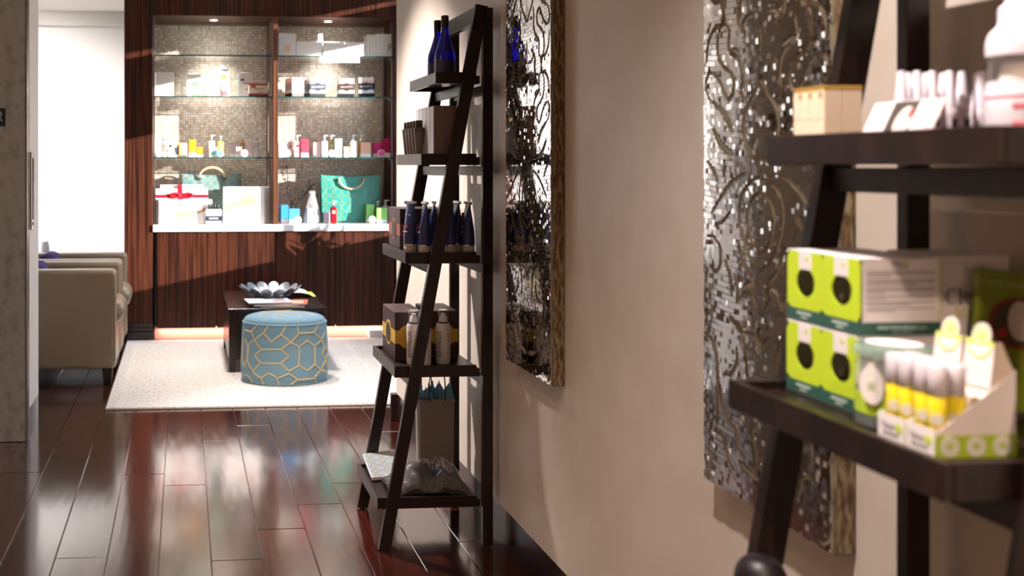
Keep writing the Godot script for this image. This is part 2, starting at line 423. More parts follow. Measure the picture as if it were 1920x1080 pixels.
func prism_into(st: SurfaceTool, poly: PackedVector2Array, z0: float, z1: float) -> void:
	var idx := Geometry2D.triangulate_polygon(poly)
	for i in range(0, idx.size(), 3):
		for zz in [z0, z1]:
			face(st, [Vector3(poly[idx[i]].x, poly[idx[i]].y, zz), Vector3(poly[idx[i + 1]].x, poly[idx[i + 1]].y, zz), Vector3(poly[idx[i + 2]].x, poly[idx[i + 2]].y, zz)], Vector3(0, 0, zz - (z0 + z1) / 2))
	var cw := Geometry2D.is_polygon_clockwise(poly)
	for i in poly.size():
		var a := poly[i]
		var b := poly[(i + 1) % poly.size()]
		var t := b - a
		var o := Vector3(-t.y, t.x, 0) if cw else Vector3(t.y, -t.x, 0)
		face(st, [Vector3(a.x, a.y, z0), Vector3(b.x, b.y, z0), Vector3(b.x, b.y, z1), Vector3(a.x, a.y, z1)], o)

func prism(pts: Array, z0: float, z1: float) -> ArrayMesh:
	var st := begin()
	prism_into(st, PackedVector2Array(pts), z0, z1)
	return st.commit()

func smooth_path(pts: Array, per := 4) -> Array:
	# Catmull-Rom through Vector2 or Vector3 points
	var out := []
	for i in pts.size() - 1:
		var p0 = pts[maxi(i - 1, 0)]
		var p1 = pts[i]
		var p2 = pts[i + 1]
		var p3 = pts[mini(i + 2, pts.size() - 1)]
		for s in per:
			var t := s / float(per)
			out.append(0.5 * (2.0 * p1 + (p2 - p0) * t + (2.0 * p0 - 5.0 * p1 + 4.0 * p2 - p3) * t * t + (3.0 * p1 - p0 - 3.0 * p2 + p3) * t * t * t))
	out.append(pts[-1])
	return out

func lettering(text: String, size: float, m: Material, parent: Node3D, at: Vector3, rot := Vector3.ZERO, serif := false, called := "lettering") -> MeshInstance3D:
	var key := "t%s|%.4f|%s" % [text, size, serif]
	if not cache.has(key):
		var t := TextMesh.new()
		var f := SystemFont.new()
		f.font_names = PackedStringArray(["Droid Serif" if serif else "Droid Sans"])
		t.font = f
		t.text = text
		t.font_size = 32
		t.pixel_size = size / 32.0
		t.depth = 0.0006
		t.curve_step = 4.0
		cache[key] = t
	return part(called, cache[key], m, parent, at, rot)

func noise_tex(freq: float, ramp: Array, normal := false, strength := 4.0, sd := 1, octaves := 4, size := 512) -> NoiseTexture2D:
	var fn := FastNoiseLite.new()
	fn.noise_type = FastNoiseLite.TYPE_SIMPLEX_SMOOTH
	fn.frequency = freq
	fn.fractal_octaves = octaves
	fn.seed = sd
	var t := NoiseTexture2D.new()
	t.width = size
	t.height = size
	t.seamless = true
	t.noise = fn
	if normal:
		t.as_normal_map = true
		t.bump_strength = strength
	elif ramp:
		var g := Gradient.new()
		g.offsets = PackedFloat32Array(ramp.map(func(x): return x[0]))
		g.colors = PackedColorArray(ramp.map(func(x): return Color(x[1])))
		t.color_ramp = g
	return t

func tri(m: StandardMaterial3D, scale: Vector3, world := true) -> StandardMaterial3D:
	m.uv1_triplanar = true
	m.uv1_world_triplanar = world
	m.uv1_scale = scale
	m.uv1_triplanar_sharpness = 8.0
	return m

func grained(tex: Texture2D, scale: Vector3, rough: float, world := true, tint := "#ffffff") -> StandardMaterial3D:
	var m := StandardMaterial3D.new()
	m.albedo_texture = tex
	m.albedo_color = Color(tint)
	m.roughness = rough
	return tri(m, scale, world)

func glowing(hex: String, energy: float) -> StandardMaterial3D:
	var m := StandardMaterial3D.new()
	m.albedo_color = Color("#ffffff")
	m.emission_enabled = true
	m.emission = Color(hex)
	m.emission_energy_multiplier = energy
	return m

func pane(hex: String, alpha: float, rough := 0.02) -> StandardMaterial3D:
	var m := StandardMaterial3D.new()
	m.albedo_color = Color(Color(hex), alpha)
	m.transparency = BaseMaterial3D.TRANSPARENCY_ALPHA
	m.roughness = rough
	return m

func glass(hex: String, alpha := 0.0, ior_scale := 0.05, rough := 0.0) -> StandardMaterial3D:
	var m := StandardMaterial3D.new()
	m.albedo_color = Color(Color(hex), alpha)
	m.refraction_enabled = true
	m.refraction_scale = ior_scale
	m.roughness = rough
	return m

# ---------------------------------------------------------------- light and camera
func view_and_light() -> void:
	var cam := Camera3D.new()
	cam.name = "camera"
	add_child(cam)
	var at := CameraAttributesPhysical.new()
	at.frustum_near = 0.05
	at.frustum_far = 100.0
	at.frustum_focal_length = 40.0
	at.exposure_aperture = 4.0
	at.frustum_focus_distance = 3.35
	cam.attributes = at
	cam.projection = Camera3D.PROJECTION_FRUSTUM
	cam.keep_aspect = Camera3D.KEEP_HEIGHT
	cam.near = 0.05
	cam.far = 100.0
	cam.size = 1080.0 / FOCAL * cam.near
	cam.frustum_offset = Vector2(476.0, -230.0) / FOCAL * cam.near
	cam.position = Vector3(0, EYE, 0)
	cam.rotation.y = -atan(139.0 / FOCAL)
	cam.current = true

	var sky := ProceduralSkyMaterial.new()
	sky.sky_top_color = Color("#9fc0ea")
	sky.sky_horizon_color = Color("#e4ecf4")
	sky.ground_bottom_color = Color("#b8b4ac")
	sky.ground_horizon_color = Color("#d8d6d0")
	sky.sky_energy_multiplier = 2.2
	sky.ground_energy_multiplier = 1.1
	var env := Environment.new()
	env.background_mode = Environment.BG_SKY
	env.sky = Sky.new()
	env.sky.sky_material = sky
	env.tonemap_mode = Environment.TONE_MAPPER_LINEAR
	env.tonemap_exposure = 1.0
	env.sdfgi_enabled = true
	env.ssao_enabled = true
	env.ssil_enabled = true
	var we := WorldEnvironment.new()
	we.name = "environment"
	we.environment = env
	add_child(we)

	var sun := DirectionalLight3D.new()
	sun.name = "sun"
	add_child(sun)
	sun.look_at_from_position(Vector3.ZERO, Vector3(-1.0, -0.21, -0.6), Vector3.UP)
	sun.light_color = Color("#fff5ec")
	sun.light_energy = 6.0
	sun.light_angular_distance = 0.6
	sun.shadow_enabled = true

func downlight(called: String, label: String, at: Vector3, r: float, hex: String, energy: float, angle: float, aim := Vector3.DOWN, group := "", glow := 3.0) -> void:
	# a recessed ceiling lamp: trim ring, glowing lens and its own light just below
	var t := thing(called, label, "ceiling light", at, 0.0, group)
	var st := begin()
	lathe_into(st, [Vector2(r, 0.0), Vector2(r, -0.006), Vector2(r * 1.35, -0.004), Vector2(r * 1.4, 0.0)], 28)
	part("trim_ring", st.commit(), M.white_paint, t)
	part("lamp_lens", cyl(r, 0.003, 28), glowing(hex, glow), t, Vector3(0, -0.004, 0))
	var s := SpotLight3D.new()
	s.name = "lamp_beam"
	t.add_child(s)
	s.position = Vector3(0, -0.02, 0)
	s.look_at_from_position(at + s.position, at + s.position + aim, Vector3.RIGHT)
	s.light_color = Color(hex)
	s.light_energy = energy
	s.light_size = r
	s.spot_angle = angle
	s.spot_angle_attenuation = 1.0
	s.spot_range = 14.0
	s.spot_attenuation = 2.0
	s.shadow_enabled = true

func lamps() -> void:
	downlight("unseen_corridor_lamp", "recessed corridor ceiling lamp above the nearer ladder shelf", v(0.17, CEIL, 1.09), 0.05, "#fff0ea", 7.8, 44.0, Vector3(0.38, -1, 0.0), "corridor ceiling lamps")
	downlight("unseen_corridor_lamp", "recessed corridor ceiling lamp just past the farther ladder shelf", v(0.17, CEIL, 4.35), 0.05, "#fff2ee", 23.0, 38.0, Vector3(0.36, -1, 0.0), "corridor ceiling lamps")
	downlight("unseen_corridor_lamp", "unseen corridor ceiling lamp lighting the lift side and left wall", v(-0.25, CEIL, 2.4), 0.05, "#ffdcc0", 4.0, 48.0, Vector3(-0.1, -1, 0.0), "corridor ceiling lamps")  # out of view; brightens the left wall, its bounce and the mosaic reflection
	downlight("unseen_corridor_lamp", "unseen corridor ceiling lamp behind the viewer, lighting the goods", v(0.1, CEIL, -1.0), 0.05, "#ffdcc2", 9.0, 57.0, Vector3(0.0, -1, -0.3), "corridor ceiling lamps")  # out of view, lights the sides of the goods facing the camera
	var spots := [[-2.7, 7.9, "in the far left corner of the lounge", 60.0, 11.0, Vector3(0, -1, -0.8)], [-1.5, 7.9, "behind the armchairs", 60.0, 9.5, Vector3(0, -1, -0.8)], [0.35, 6.0, "above the coffee table", 38.0, 7.5, Vector3.DOWN], [0.35, 6.9, "close to the display cabinet", 30.0, 3.0, Vector3.DOWN]]  # lounge lamps out of view, placed to brighten rug, back wall and reflections
	for p in spots:
		downlight("unseen_lounge_lamp", "unseen white ceiling lamp " + p[2], v(p[0], CEIL, p[1]), 0.09, "#fdf3f2", p[4], p[3], p[5], "unseen ceiling lamps of the lounge")

# ---------------------------------------------------------------- materials
func materials() -> void:
	M.white_paint = mat("#ecebe8", 0.55)
	var wt := noise_tex(0.012, [[0.0, "#c2b6a7"], [0.5, "#c7bbad"], [1.0, "#ccc1b4"]], false, 4.0, 11, 3)
	M.wall = grained(wt, Vector3(0.7, 0.7, 0.7), 0.42)
	M.lounge_wall = mat("#ebeae6", 0.6)
	M.ceiling = mat("#efe9df", 0.8)
	var streak := [[0.0, "#1a0c08"], [0.32, "#2c150e"], [0.5, "#412115"], [0.66, "#552d1d"], [0.82, "#3a1c12"], [1.0, "#6f4028"]]
	var ct := noise_tex(0.045, streak, false, 4.0, 5, 4)
	M.cabinet = grained(ct, Vector3(1.9, 0.035, 1.9), 0.38)
	M.cabinet.metallic_specular = 0.35
	M.cabinet_trim = grained(ct, Vector3(1.9, 0.035, 1.9), 0.34)
	M.divider = grained(noise_tex(0.045, [[0.0, "#543020"], [0.5, "#6c432c"], [1.0, "#85563a"]], false, 4.0, 6, 4), Vector3(3.0, 0.08, 3.0), 0.35)
	var et := noise_tex(0.03, [[0.0, "#120908"], [0.5, "#1c0f0d"], [0.8, "#2a1714"], [1.0, "#36201a"]], false, 4.0, 8, 4)
	M.espresso = grained(et, Vector3(4.0, 0.3, 0.9), 0.33)
	M.espresso_post = grained(et, Vector3(5.0, 0.25, 5.0), 0.33)
	M.table = grained(noise_tex(0.03, [[0.0, "#1a0f0c"], [0.6, "#281713"], [1.0, "#34201a"]], false, 4.0, 12, 3), Vector3(4, 0.2, 4), 0.25)
	M.moulding = mat("#20110f", 0.22)
	var fnorm := noise_tex(0.005, [], true, 8.0, 21, 1, 1024)
	M.planks = []
	var ramps := [["#200b08", "#3a1510", "#2c0f0b"], ["#260e0a", "#431a13", "#33130e"], ["#1d0906", "#34120d", "#280d0a"], ["#230c09", "#4a1e16", "#371510"]]
	for i in 4:
		var t := noise_tex(0.02, [[0.0, ramps[i][0]], [0.45, ramps[i][2]], [0.62, ramps[i][1]], [1.0, ramps[i][2]]], false, 4.0, 31 + i, 5)
		var m := grained(t, Vector3(6.0, 1.0, 0.6), 0.14)
		m.normal_enabled = true
		m.normal_texture = fnorm
		m.normal_scale = 0.12
		m.metallic_specular = 0.7
		m.clearcoat_enabled = true
		m.clearcoat = 1.0
		m.clearcoat_roughness = 0.12
		m.uv1_offset = Vector3(0.37 * i, 0.2 * i, 0.53 * i)
		M.planks.append(m)
	M.subfloor = mat("#1c0c09", 0.7)
	var rt := noise_tex(0.05, [[0.0, "#b5aea2"], [0.3, "#d9d3c8"], [0.5, "#e6e1d8"], [1.0, "#efebe4"]], false, 4.0, 41, 5)
	M.rug = grained(rt, Vector3(1.3, 1.3, 1.3), 0.95)
	M.rug.normal_enabled = true
	M.rug.normal_texture = noise_tex(0.2, [], true, 6.0, 42, 3)
	M.rug_edge = mat("#9a8e7e", 0.95)
	M.leather = mat("#8e806b", 0.28)
	M.leather.normal_enabled = true
	M.leather.normal_texture = noise_tex(0.05, [], true, 2.0, 51, 3)
	tri(M.leather, Vector3(3, 3, 3), false)
	M.purple = mat("#4b3a78", 0.85)
	var stt := noise_tex(0.012, [[0.0, "#b2b1a9"], [0.45, "#cfcec7"], [0.7, "#d4d3cc"], [1.0, "#a3a19a"]], false, 4.0, 61, 4)
	M.steel = grained(stt, Vector3(2.2, 1.2, 2.2), 0.45)
	M.steel.metallic = 0.35
	M.lift_door = mat("#8a7058", 0.35, 0.6)
	M.steel_bright = mat("#b8b8bc", 0.25, 0.95)
	M.chrome = mat("#d8d8da", 0.12, 1.0)
	M.mirror = mat("#e9e6e2", 0.05, 1.0)
	M.bronze = mat("#5a4228", 0.45, 0.3)
	var bt := noise_tex(0.02, [[0.0, "#66604f"], [0.5, "#7d7764"], [1.0, "#8c8672"]], false, 4.0, 71, 4)
	M.resin = grained(bt, Vector3(3, 3, 3), 0.4, false)
	var gt := noise_tex(0.03, [[0.0, "#3d2c18"], [0.35, "#5e472c"], [0.55, "#7d6643"], [0.72, "#8d8470"], [1.0, "#a68c5c"]], false, 4.0, 72, 5)
	M.gilded = grained(gt, Vector3(5, 1.4, 5), 0.5, false)
	var pt := noise_tex(0.12, [[0.0, "#4c6c7c"], [0.45, "#678a9a"], [0.7, "#84a6b2"], [1.0, "#b4cacf"]], false, 4.0, 81, 4)
	M.pouf = grained(pt, Vector3(3.5, 3.5, 3.5), 0.95, false)
	M.pouf.rim_enabled = true
	M.pouf.rim = 0.3
	M.cord = mat("#c2ae84", 0.7)
	M.marble = grained(noise_tex(0.01, [[0.0, "#f2f0ee"], [0.55, "#f4f3f1"], [0.62, "#e2dfdc"], [0.66, "#f3f2f0"], [1.0, "#f5f4f2"]], false, 4.0, 91, 4), Vector3(1.5, 1.5, 1.5), 0.2)
	M.glass_shelf = pane("#e8f4f0", 0.08)
	M.glass_edge = mat("#0f4846", 0.12)
	M.black_gloss = mat("#0b0b0d", 0.3)
	M.tissue = mat("#7fb6d4", 0.8)
	M.tissue.backlight_enabled = true
	M.tissue.backlight = Color("#5a8aa4")
	M.paper_bag = mat("#8b8076", 0.8)
	M.plastic = pane("#e8e8ea", 0.05, 0.06)
	M.window_glass = pane("#f2f6f8", 0.04)
	M.blue_glass = glass("#1414b4", 0.25, 0.05, 0.02)

# ---------------------------------------------------------------- the setting
func floor_planks() -> void:
	var f := struct_node("floor")
	part("subfloor", cbox(6.0, 0.1, 12.6, 0.0), M.subfloor, f, Vector3(-0.7, -0.118, -3.9))
	var wide := 0.1755
	var length := 1.41
	var phase := {-2: 4.245, -1: 4.478, 0: 4.718, 1: 4.18, 2: 4.025, 3: 4.659, 4: 4.923, 5: 5.171}
	rng.seed = 5
	for k in range(-17, 15):
		var x0 := -0.435 + wide * k
		var ph: float = phase.get(k, rng.randf_range(0, 1.41))
		var long_ones := k < -4 or k > 8
		var ln := length * (1.4 if long_ones else 1.0)
		var d0 := ph - ln * ceilf((ph + 1.8) / ln)
		var near_end := 4.6 if k < -4 or k > 9 else -1.8
		while d0 < 9.4:
			var a := maxf(d0, near_end)
			var b := minf(d0 + ln, 9.4 if k < 0 else 7.6)
			if b - a > 0.05:
				var m: Material = M.planks[rng.randi() % 4]
				part("plank", cbox(wide - 0.0008, 0.018, b - a - 0.0008, 0.0028), m, f, v(x0 + wide / 2, -0.018, (a + b) / 2))
			d0 += ln

func extruded_base(called: String, a: Vector3, b: Vector3, side: float) -> MeshInstance3D:
	# a moulded baseboard from a to b (along z); side -1 stands off towards -x
	var prof := [Vector2(0, 0), Vector2(0.026, 0), Vector2(0.026, 0.094), Vector2(0.022, 0.100), Vector2(0.022, 0.106), Vector2(0.016, 0.114), Vector2(0.018, 0.120), Vector2(0.018, 0.126), Vector2(0.010, 0.132), Vector2(0.012, 0.138), Vector2(0.010, 0.146), Vector2(0.0, 0.148)]
	var pts := prof.map(func(p): return Vector2(p.x * side, p.y))
	var o := part(called, prism(pts, 0.0, (b - a).length()), M.moulding, self, a)
	o.look_at_from_position(a, b, Vector3.UP)
	o.rotation.y += PI
	o.set_meta("kind", "structure")
	return o

func shell() -> void:
	floor_planks()
	var c := struct_box("ceiling", v(-3.6, CEIL, -1.9), v(2.2, CEIL + 0.12, 9.6), M.ceiling)
	struct_box("wall_right", v(WALL_X, 0, -1.9), v(WALL_X + 0.14, CEIL, 4.94), M.wall)
	struct_box("wall_behind", v(-1.4, 0, -2.0), v(WALL_X + 0.14, CEIL, -1.88), M.wall)
	struct_box("wall_left", v(-0.87, 0, -1.9), v(-0.75, CEIL, 3.55), M.wall)
	# corridor wall beyond the lift, and the front wall of the lounge
	struct_box("wall_left_far", v(-0.90, 0, 4.765), v(-0.75, CEIL, 5.06), M.lounge_wall)
	struct_box("wall_front_left", v(-3.5, 0, 4.92), v(-0.90, CEIL, 5.06), M.wall)
	struct_box("wall_front_right", v(WALL_X + 0.14, 0, 4.80), v(2.1, CEIL, 4.94), M.wall)
	struct_box("wall_back_left", v(-3.5, 0, 9.4), v(-0.45, CEIL, 9.52), M.lounge_wall)
	struct_box("wall_back_right", v(-0.45, 0, 7.80), v(2.1, CEIL, 9.52), M.lounge_wall)
	var crown := struct_box("trim_1", v(-3.4, 2.665, 9.30), v(-0.45, CEIL, 9.40), mat("#dcdad4", 0.6))
	# right wall of the lounge with its window (sill 0.875 m)
	struct_box("wall_lounge_right_sill", v(2.0, 0, 4.94), v(2.12, 0.875, 7.80), M.lounge_wall)
	struct_box("wall_lounge_right_head", v(2.0, 2.705, 4.94), v(2.12, CEIL, 7.80), M.lounge_wall)
	struct_box("wall_lounge_right_near", v(2.0, 0.875, 4.94), v(2.12, 2.705, 5.75), M.lounge_wall)
	struct_box("wall_lounge_right_far", v(2.0, 0.875, 7.35), v(2.12, 2.705, 7.80), M.lounge_wall)
	var w := struct_node("window_1")
	for d in [5.765, 6.55, 7.335]:
		part("mullion", cbox(0.05, 1.83, 0.03, 0.003), M.white_paint, w, v(2.06, 0.875, d))
	part("pane", cbox(0.006, 1.83, 0.755, 0.0), M.window_glass, w, v(2.06, 0.875, 6.157))
	part("pane", cbox(0.006, 1.83, 0.755, 0.0), M.window_glass, w, v(2.06, 0.875, 6.943))
	for bl in [["unseen narrow white blind keeping sun off the wood column", 2.05, 5.95, 0.36], ["unseen wide white blind limiting the sun on the upper shelves", 2.42, 6.735, 1.19]]:
		var blind := thing("unseen_blind", bl[0], "blind", v(1.985, bl[1], bl[2]))  # unseen blinds, sized to shape the sun patches on the cabinet
		part("fabric", cbox(0.004, 2.64 - bl[1], bl[3], 0.0), mat("#e4e0d8", 0.9), blind)
		part("hem_bar", cbox(0.012, 0.02, bl[3], 0.003), M.white_paint, blind, Vector3(0, -0.02, 0))
	# left wall of the lounge; its unseen window lets in daylight from the left
	struct_box("wall_lounge_left_sill", v(-3.52, 0, 5.06), v(-3.4, 0.35, 9.4), M.lounge_wall)
	struct_box("wall_lounge_left_head", v(-3.52, 2.55, 5.06), v(-3.4, CEIL, 9.4), M.lounge_wall)
	struct_box("wall_lounge_left_near", v(-3.52, 0.35, 5.06), v(-3.4, 2.55, 6.30), M.lounge_wall)
	struct_box("wall_lounge_left_far", v(-3.52, 0.35, 8.90), v(-3.4, 2.55, 9.4), M.lounge_wall)
	var w2 := struct_node("unseen_window_2")
	for d in [6.32, 7.6, 8.88]:
		part("mullion", cbox(0.05, 2.2, 0.04, 0.003), M.white_paint, w2, v(-3.46, 0.35, d))
	for d in [6.96, 8.24]:
		part("pane", cbox(0.006, 2.2, 1.24, 0.0), M.window_glass, w2, v(-3.46, 0.35, d))
	# baseboards
	extruded_base("baseboard_right", v(WALL_X, 0, -1.8), v(WALL_X, 0, 4.966), -1.0)
	var e := part("baseboard_right_end", cbox(0.9, 0.146, 0.026, 0.004), M.moulding, self, v(WALL_X + 0.42, 0, 4.953))
	e.set_meta("kind", "structure")
	extruded_base("baseboard_left", v(-0.75, 0, 4.77), v(-0.75, 0, 5.086), 1.0)
	e = part("baseboard_left_end", cbox(2.6, 0.146, 0.026, 0.004), M.moulding, self, v(-2.05, 0, 5.073))
	e.set_meta("kind", "structure")

func lift() -> void:
	# steel lift entrance set into the left wall
	var t := thing("lift_entrance", "brushed steel lift door frame at the left edge", "door frame", v(-0.93, 0, 4.74))
	part("jamb", cbox(0.345, 2.3, 0.05, 0.004), M.steel, t, Vector3(-0.0, 0, 0.0))
	part("edge_strip", cbox(0.006, 2.3, 0.056, 0.001), M.steel_bright, t, Vector3(0.176, 0, 0))
	part("jamb", cbox(0.345, 2.3, 0.05, 0.004), M.steel, t, Vector3(0, 0, 1.165))
	part("header", cbox(0.345, 0.50, 1.2, 0.003), M.steel, t, Vector3(0, 2.3, 0.58))
	var doors := thing("lift_door", "unseen lift doors in the left wall, bronze to tint the mosaic reflection", "lift door", v(-1.13, 0, 4.16))  # doors out of view; their bronze shows only in the mosaic reflection
	part("door_leaf", cbox(0.03, 2.3, 0.56, 0.003), M.lift_door, doors, Vector3(0, 0, 0.282))
	part("door_leaf", cbox(0.03, 2.3, 0.56, 0.003), M.lift_door, doors, Vector3(0, 0, -0.282))
	var s := thing("floor_sign", "small black square plate with silver letter on steel frame", "sign", v(-0.897, 1.517, 4.714))
	part("plate", rbox(0.086, 0.087, 0.004, 0.002, 2), M.black_gloss, s, Vector3(0, 0, 0.003))
	lettering("R", 0.066, M.steel_bright, s, Vector3(0.012, 0.046, 0.0056))
	var cp := thing("call_plate", "slim steel lift call plate on the white wall end", "call button", v(-0.75, 1.015, 4.80))
	part("plate", cbox(0.012, 0.38, 0.055, 0.002), M.steel_bright, cp, Vector3(0.006, 0, 0))
	part("display", cbox(0.003, 0.30, 0.022, 0.0), mat("#2a1418", 0.2), cp, Vector3(0.0135, 0.05, -0.004))
	part("button", cyl(0.009, 0.004, 14), M.chrome, cp, Vector3(0.012, 0.03, 0), Vector3(0, 0, -90))

# ---------------------------------------------------------------- display cabinet
func tile_wall(parent: Node3D, x0: float, x1: float, y0: float, y1: float, d: float) -> void:
	var st := begin()
	var p := 0.0204
	var cols := ["#d6ccbc", "#c9bdac", "#e2dacd", "#c2b9ab", "#ddd3c1", "#ece6dc", "#d2c0ae", "#cfccc0"]
	var nx := int((x1 - x0) / p)
	var ny := int((y1 - y0) / p)
	for i in nx:
		for j in ny:
			var c := Color(cols[rng.randi() % cols.size()]).srgb_to_linear()
			st.set_color(c)
			var z := 0.004 + rng.randf() * 0.0015
			var tilt := Vector2(rng.randf_range(-0.0006, 0.0006), rng.randf_range(-0.0006, 0.0006))
			var a := x0 + (i + 0.08) * p
			var b := x0 + (i + 0.92) * p
			var lo := y0 + (j + 0.08) * p
			var hi := y0 + (j + 0.92) * p
			var q := [Vector3(a, lo, -d + z - tilt.x), Vector3(b, lo, -d + z + tilt.x), Vector3(b, hi, -d + z + tilt.x + tilt.y), Vector3(a, hi, -d + z - tilt.x + tilt.y)]
			face(st, q.duplicate(), Vector3(0, 0, 1))
			for k in 4:
				var u: Vector3 = q[k]
				var w: Vector3 = q[(k + 1) % 4]
				var mid := (u + w) / 2 - Vector3((a + b) / 2, (lo + hi) / 2, -d + z)
				face(st, [u, w, Vector3(w.x, w.y, -d), Vector3(u.x, u.y, -d)], Vector3(mid.x, mid.y, 0))
	var o := part("mosaic_tiles", st.commit(), M.tile, parent)
	o.set_meta("kind", "stuff")

func cabinet() -> void:
	rng.seed = 17
	M.tile = mat("#ffffff", 0.18)
	M.tile = M.tile.duplicate()
	M.tile.vertex_color_use_as_albedo = true
	var t := thing("display_cabinet", "built-in dark wood display cabinet with mosaic back and glass shelves", "cabinet")
	var f := 7.33
	# columns, soffit, divider
	part("left_column", cbox(0.212, CEIL - 0.002, 0.46, 0.003), M.cabinet, t, v(-0.343, 0.001, f + 0.23))
	part("right_column", cbox(0.34, CEIL - 0.002, 0.46, 0.003), M.cabinet, t, v(1.80, 0.001, f + 0.23))
	part("soffit", cbox(1.866, CEIL - 2.464 - 0.002, 0.46, 0.002), M.cabinet, t, v(0.697, 2.464, f + 0.23))
	part("divider", cbox(0.033, 2.464 - 0.879, 0.42, 0.002), M.divider, t, v(0.6975, 0.8796, f + 0.215))
	for i in 3:
		part("base_moulding", cbox(0.232 - 0.01 * i, [0.075, 0.026, 0.028][i], 0.02 - 0.006 * i, 0.004), M.moulding, t, v(-0.343, [0.0, 0.078, 0.106][i], f - 0.010 + 0.003 * i))
	part("back_board", cbox(1.842, 1.585, 0.014, 0.0), mat("#8f8472", 0.7), t, v(0.688, 0.8796, f + 0.452))
	tile_wall(t, -0.233, 0.681, 0.88, 2.463, f + 0.445)
	tile_wall(t, 0.714, 1.628, 0.88, 2.463, f + 0.445)
	# worktop
	var top := part("counter", cbox(1.864, 0.051, 0.47, 0.004), M.marble, t, v(0.697, 0.828, f + 0.215))
	# base unit
	part("base_carcass", cbox(1.85, 0.72, 0.40, 0.002), mat("#120907", 0.5), t, v(0.70, 0.106, f + 0.25))
	var seams := [-0.205, 0.246, 0.702, 1.161, 1.625]
	for i in 4:
		var w: float = seams[i + 1] - seams[i] - 0.005
		var door := part("door", cbox(w, 0.728, 0.02, 0.002), M.cabinet, t, v((seams[i] + seams[i + 1]) / 2, 0.094, f + 0.03))
		part("handle", cbox(0.045, 0.006, 0.018, 0.001), M.steel_bright, door, Vector3((w / 2 - 0.06) * (1.0 if i % 2 == 0 else -1.0), 0.726, 0.012))
	part("toe_kick", cbox(1.85, 0.094, 0.02, 0.0), mat("#b9897a", 0.5), t, v(0.70, 0.0, f + 0.12))
	# glass shelves with their brackets
	for s in [2.178, 1.862, 1.393]:
		for b in [[-0.231, 0.679], [0.716, 1.624]]:
			var wd: float = b[1] - b[0]
			var sh := part("glass_shelf", cbox(wd, 0.010, 0.33, 0.0), M.glass_shelf, t, v((b[0] + b[1]) / 2, s - 0.010, f + 0.255))
			part("front_edge", cbox(wd, 0.0102, 0.003, 0.0), M.glass_edge, sh, Vector3(0, -0.0001, 0.1666))
			for x in [-wd / 2 + 0.008, wd / 2 - 0.008]:
				part("bracket", cbox(0.012, 0.014, 0.04, 0.002), M.steel_bright, sh, Vector3(x, -0.014, 0.10))
	for x in [-0.226, 0.674, 0.721, 1.619]:
		part("shelf_rail", cbox(0.008, 1.58, 0.008, 0.001), M.steel_bright, t, v(x, 0.88, f + 0.10))
	for x in [0.232, 1.13]:
		var l := thing("cabinet_spotlight", "small round chrome spotlight under the cabinet top, " + ("left bay" if x < 0.6 else "right bay"), "spotlight", v(x, 2.464, f + 0.20), 0.0, "spotlights of the display cabinet")
		var st := begin()
		lathe_into(st, [Vector2(0.030, 0.0), Vector2(0.030, -0.004), Vector2(0.042, -0.005), Vector2(0.045, 0.0)], 24)
		part("ring", st.commit(), M.chrome, l)
		part("lamp_lens", cyl(0.030, 0.002, 20), glowing("#fff8f2", 6.0), l, Vector3(0, -0.003, 0))
		var sp := SpotLight3D.new()
		sp.name = "lamp_beam"
		l.add_child(sp)
		sp.position = Vector3(0, -0.012, 0)
		sp.rotation_degrees = Vector3(-90, 0, 0)
		sp.light_color = Color("#fff8f2")
		sp.light_energy = 3.2
		sp.light_size = 0.03
		sp.spot_angle = 46.0
		sp.spot_angle_attenuation = 1.0
		sp.spot_range = 8.0
		sp.spot_attenuation = 2.0
		sp.shadow_enabled = true
	# unseen light strip under the base unit, lights the toe kick
	var ls := thing("unseen_plinth_strip", "unseen pinkish white light strip under the cabinet doors", "light strip", v(0.70, 0.088, f + 0.07))
	part("led_strip", cbox(1.80, 0.006, 0.012, 0.0), glowing("#ffd8c8", 5.0), ls)
	var al := AreaLight3D.new()
	al.name = "strip_light"
	ls.add_child(al)
	al.position = Vector3(0, -0.004, 0)
	al.rotation_degrees = Vector3(-90, 0, 0)
	al.area_size = Vector2(1.8, 0.012)
	al.light_color = Color("#ffd8c8")
	al.light_energy = 0.8
	al.shadow_enabled = true
	var ob := thing("floor_outlet", "white outlet box at the foot of the cabinet", "outlet", v(1.475, 0.005, f + 0.03))
	part("box", cbox(0.115, 0.058, 0.06, 0.006), M.white_paint, ob)

# ---------------------------------------------------------------- small goods
func pump_bottle(label: String, at: Vector3, w: float, h: float, cols: Array, group: String) -> Node3D:
	var t := thing("pump_bottle", label, "bottle", at, 0.0, group)
	var lower: String = cols[2]
	var bw := w * 0.94
	part("body", rbox(bw, h, bw * 0.8, bw * 0.16, 2), mat(cols[0], 0.28), t)
	if lower != cols[0]:
		part("lower_sleeve", rbox(bw * 1.02, h * 0.5, bw * 0.82, bw * 0.1, 2), mat(lower, 0.4), t)
	part("label_square", cbox(bw * 0.45, bw * 0.45, 0.001, 0.0), mat(cols[1], 0.6), t, Vector3(0, h * 0.60, bw * 0.4))
	part("collar", cyl(bw * 0.22, 0.016, 14), M.chrome, t, Vector3(0, h, 0))
	var p := part("pump", lathe([Vector2(0, 0), Vector2(bw * 0.12, 0), Vector2(bw * 0.12, 0.018), Vector2(bw * 0.2, 0.02), Vector2(bw * 0.2, 0.028), Vector2(0, 0.03)], 12), M.white_paint, t, Vector3(0, h + 0.016, 0))
	part("nozzle", rbox(bw * 0.62, 0.007, 0.010, 0.003, 2), M.white_paint, p, Vector3(bw * 0.3, 0.022, 0))
	return t

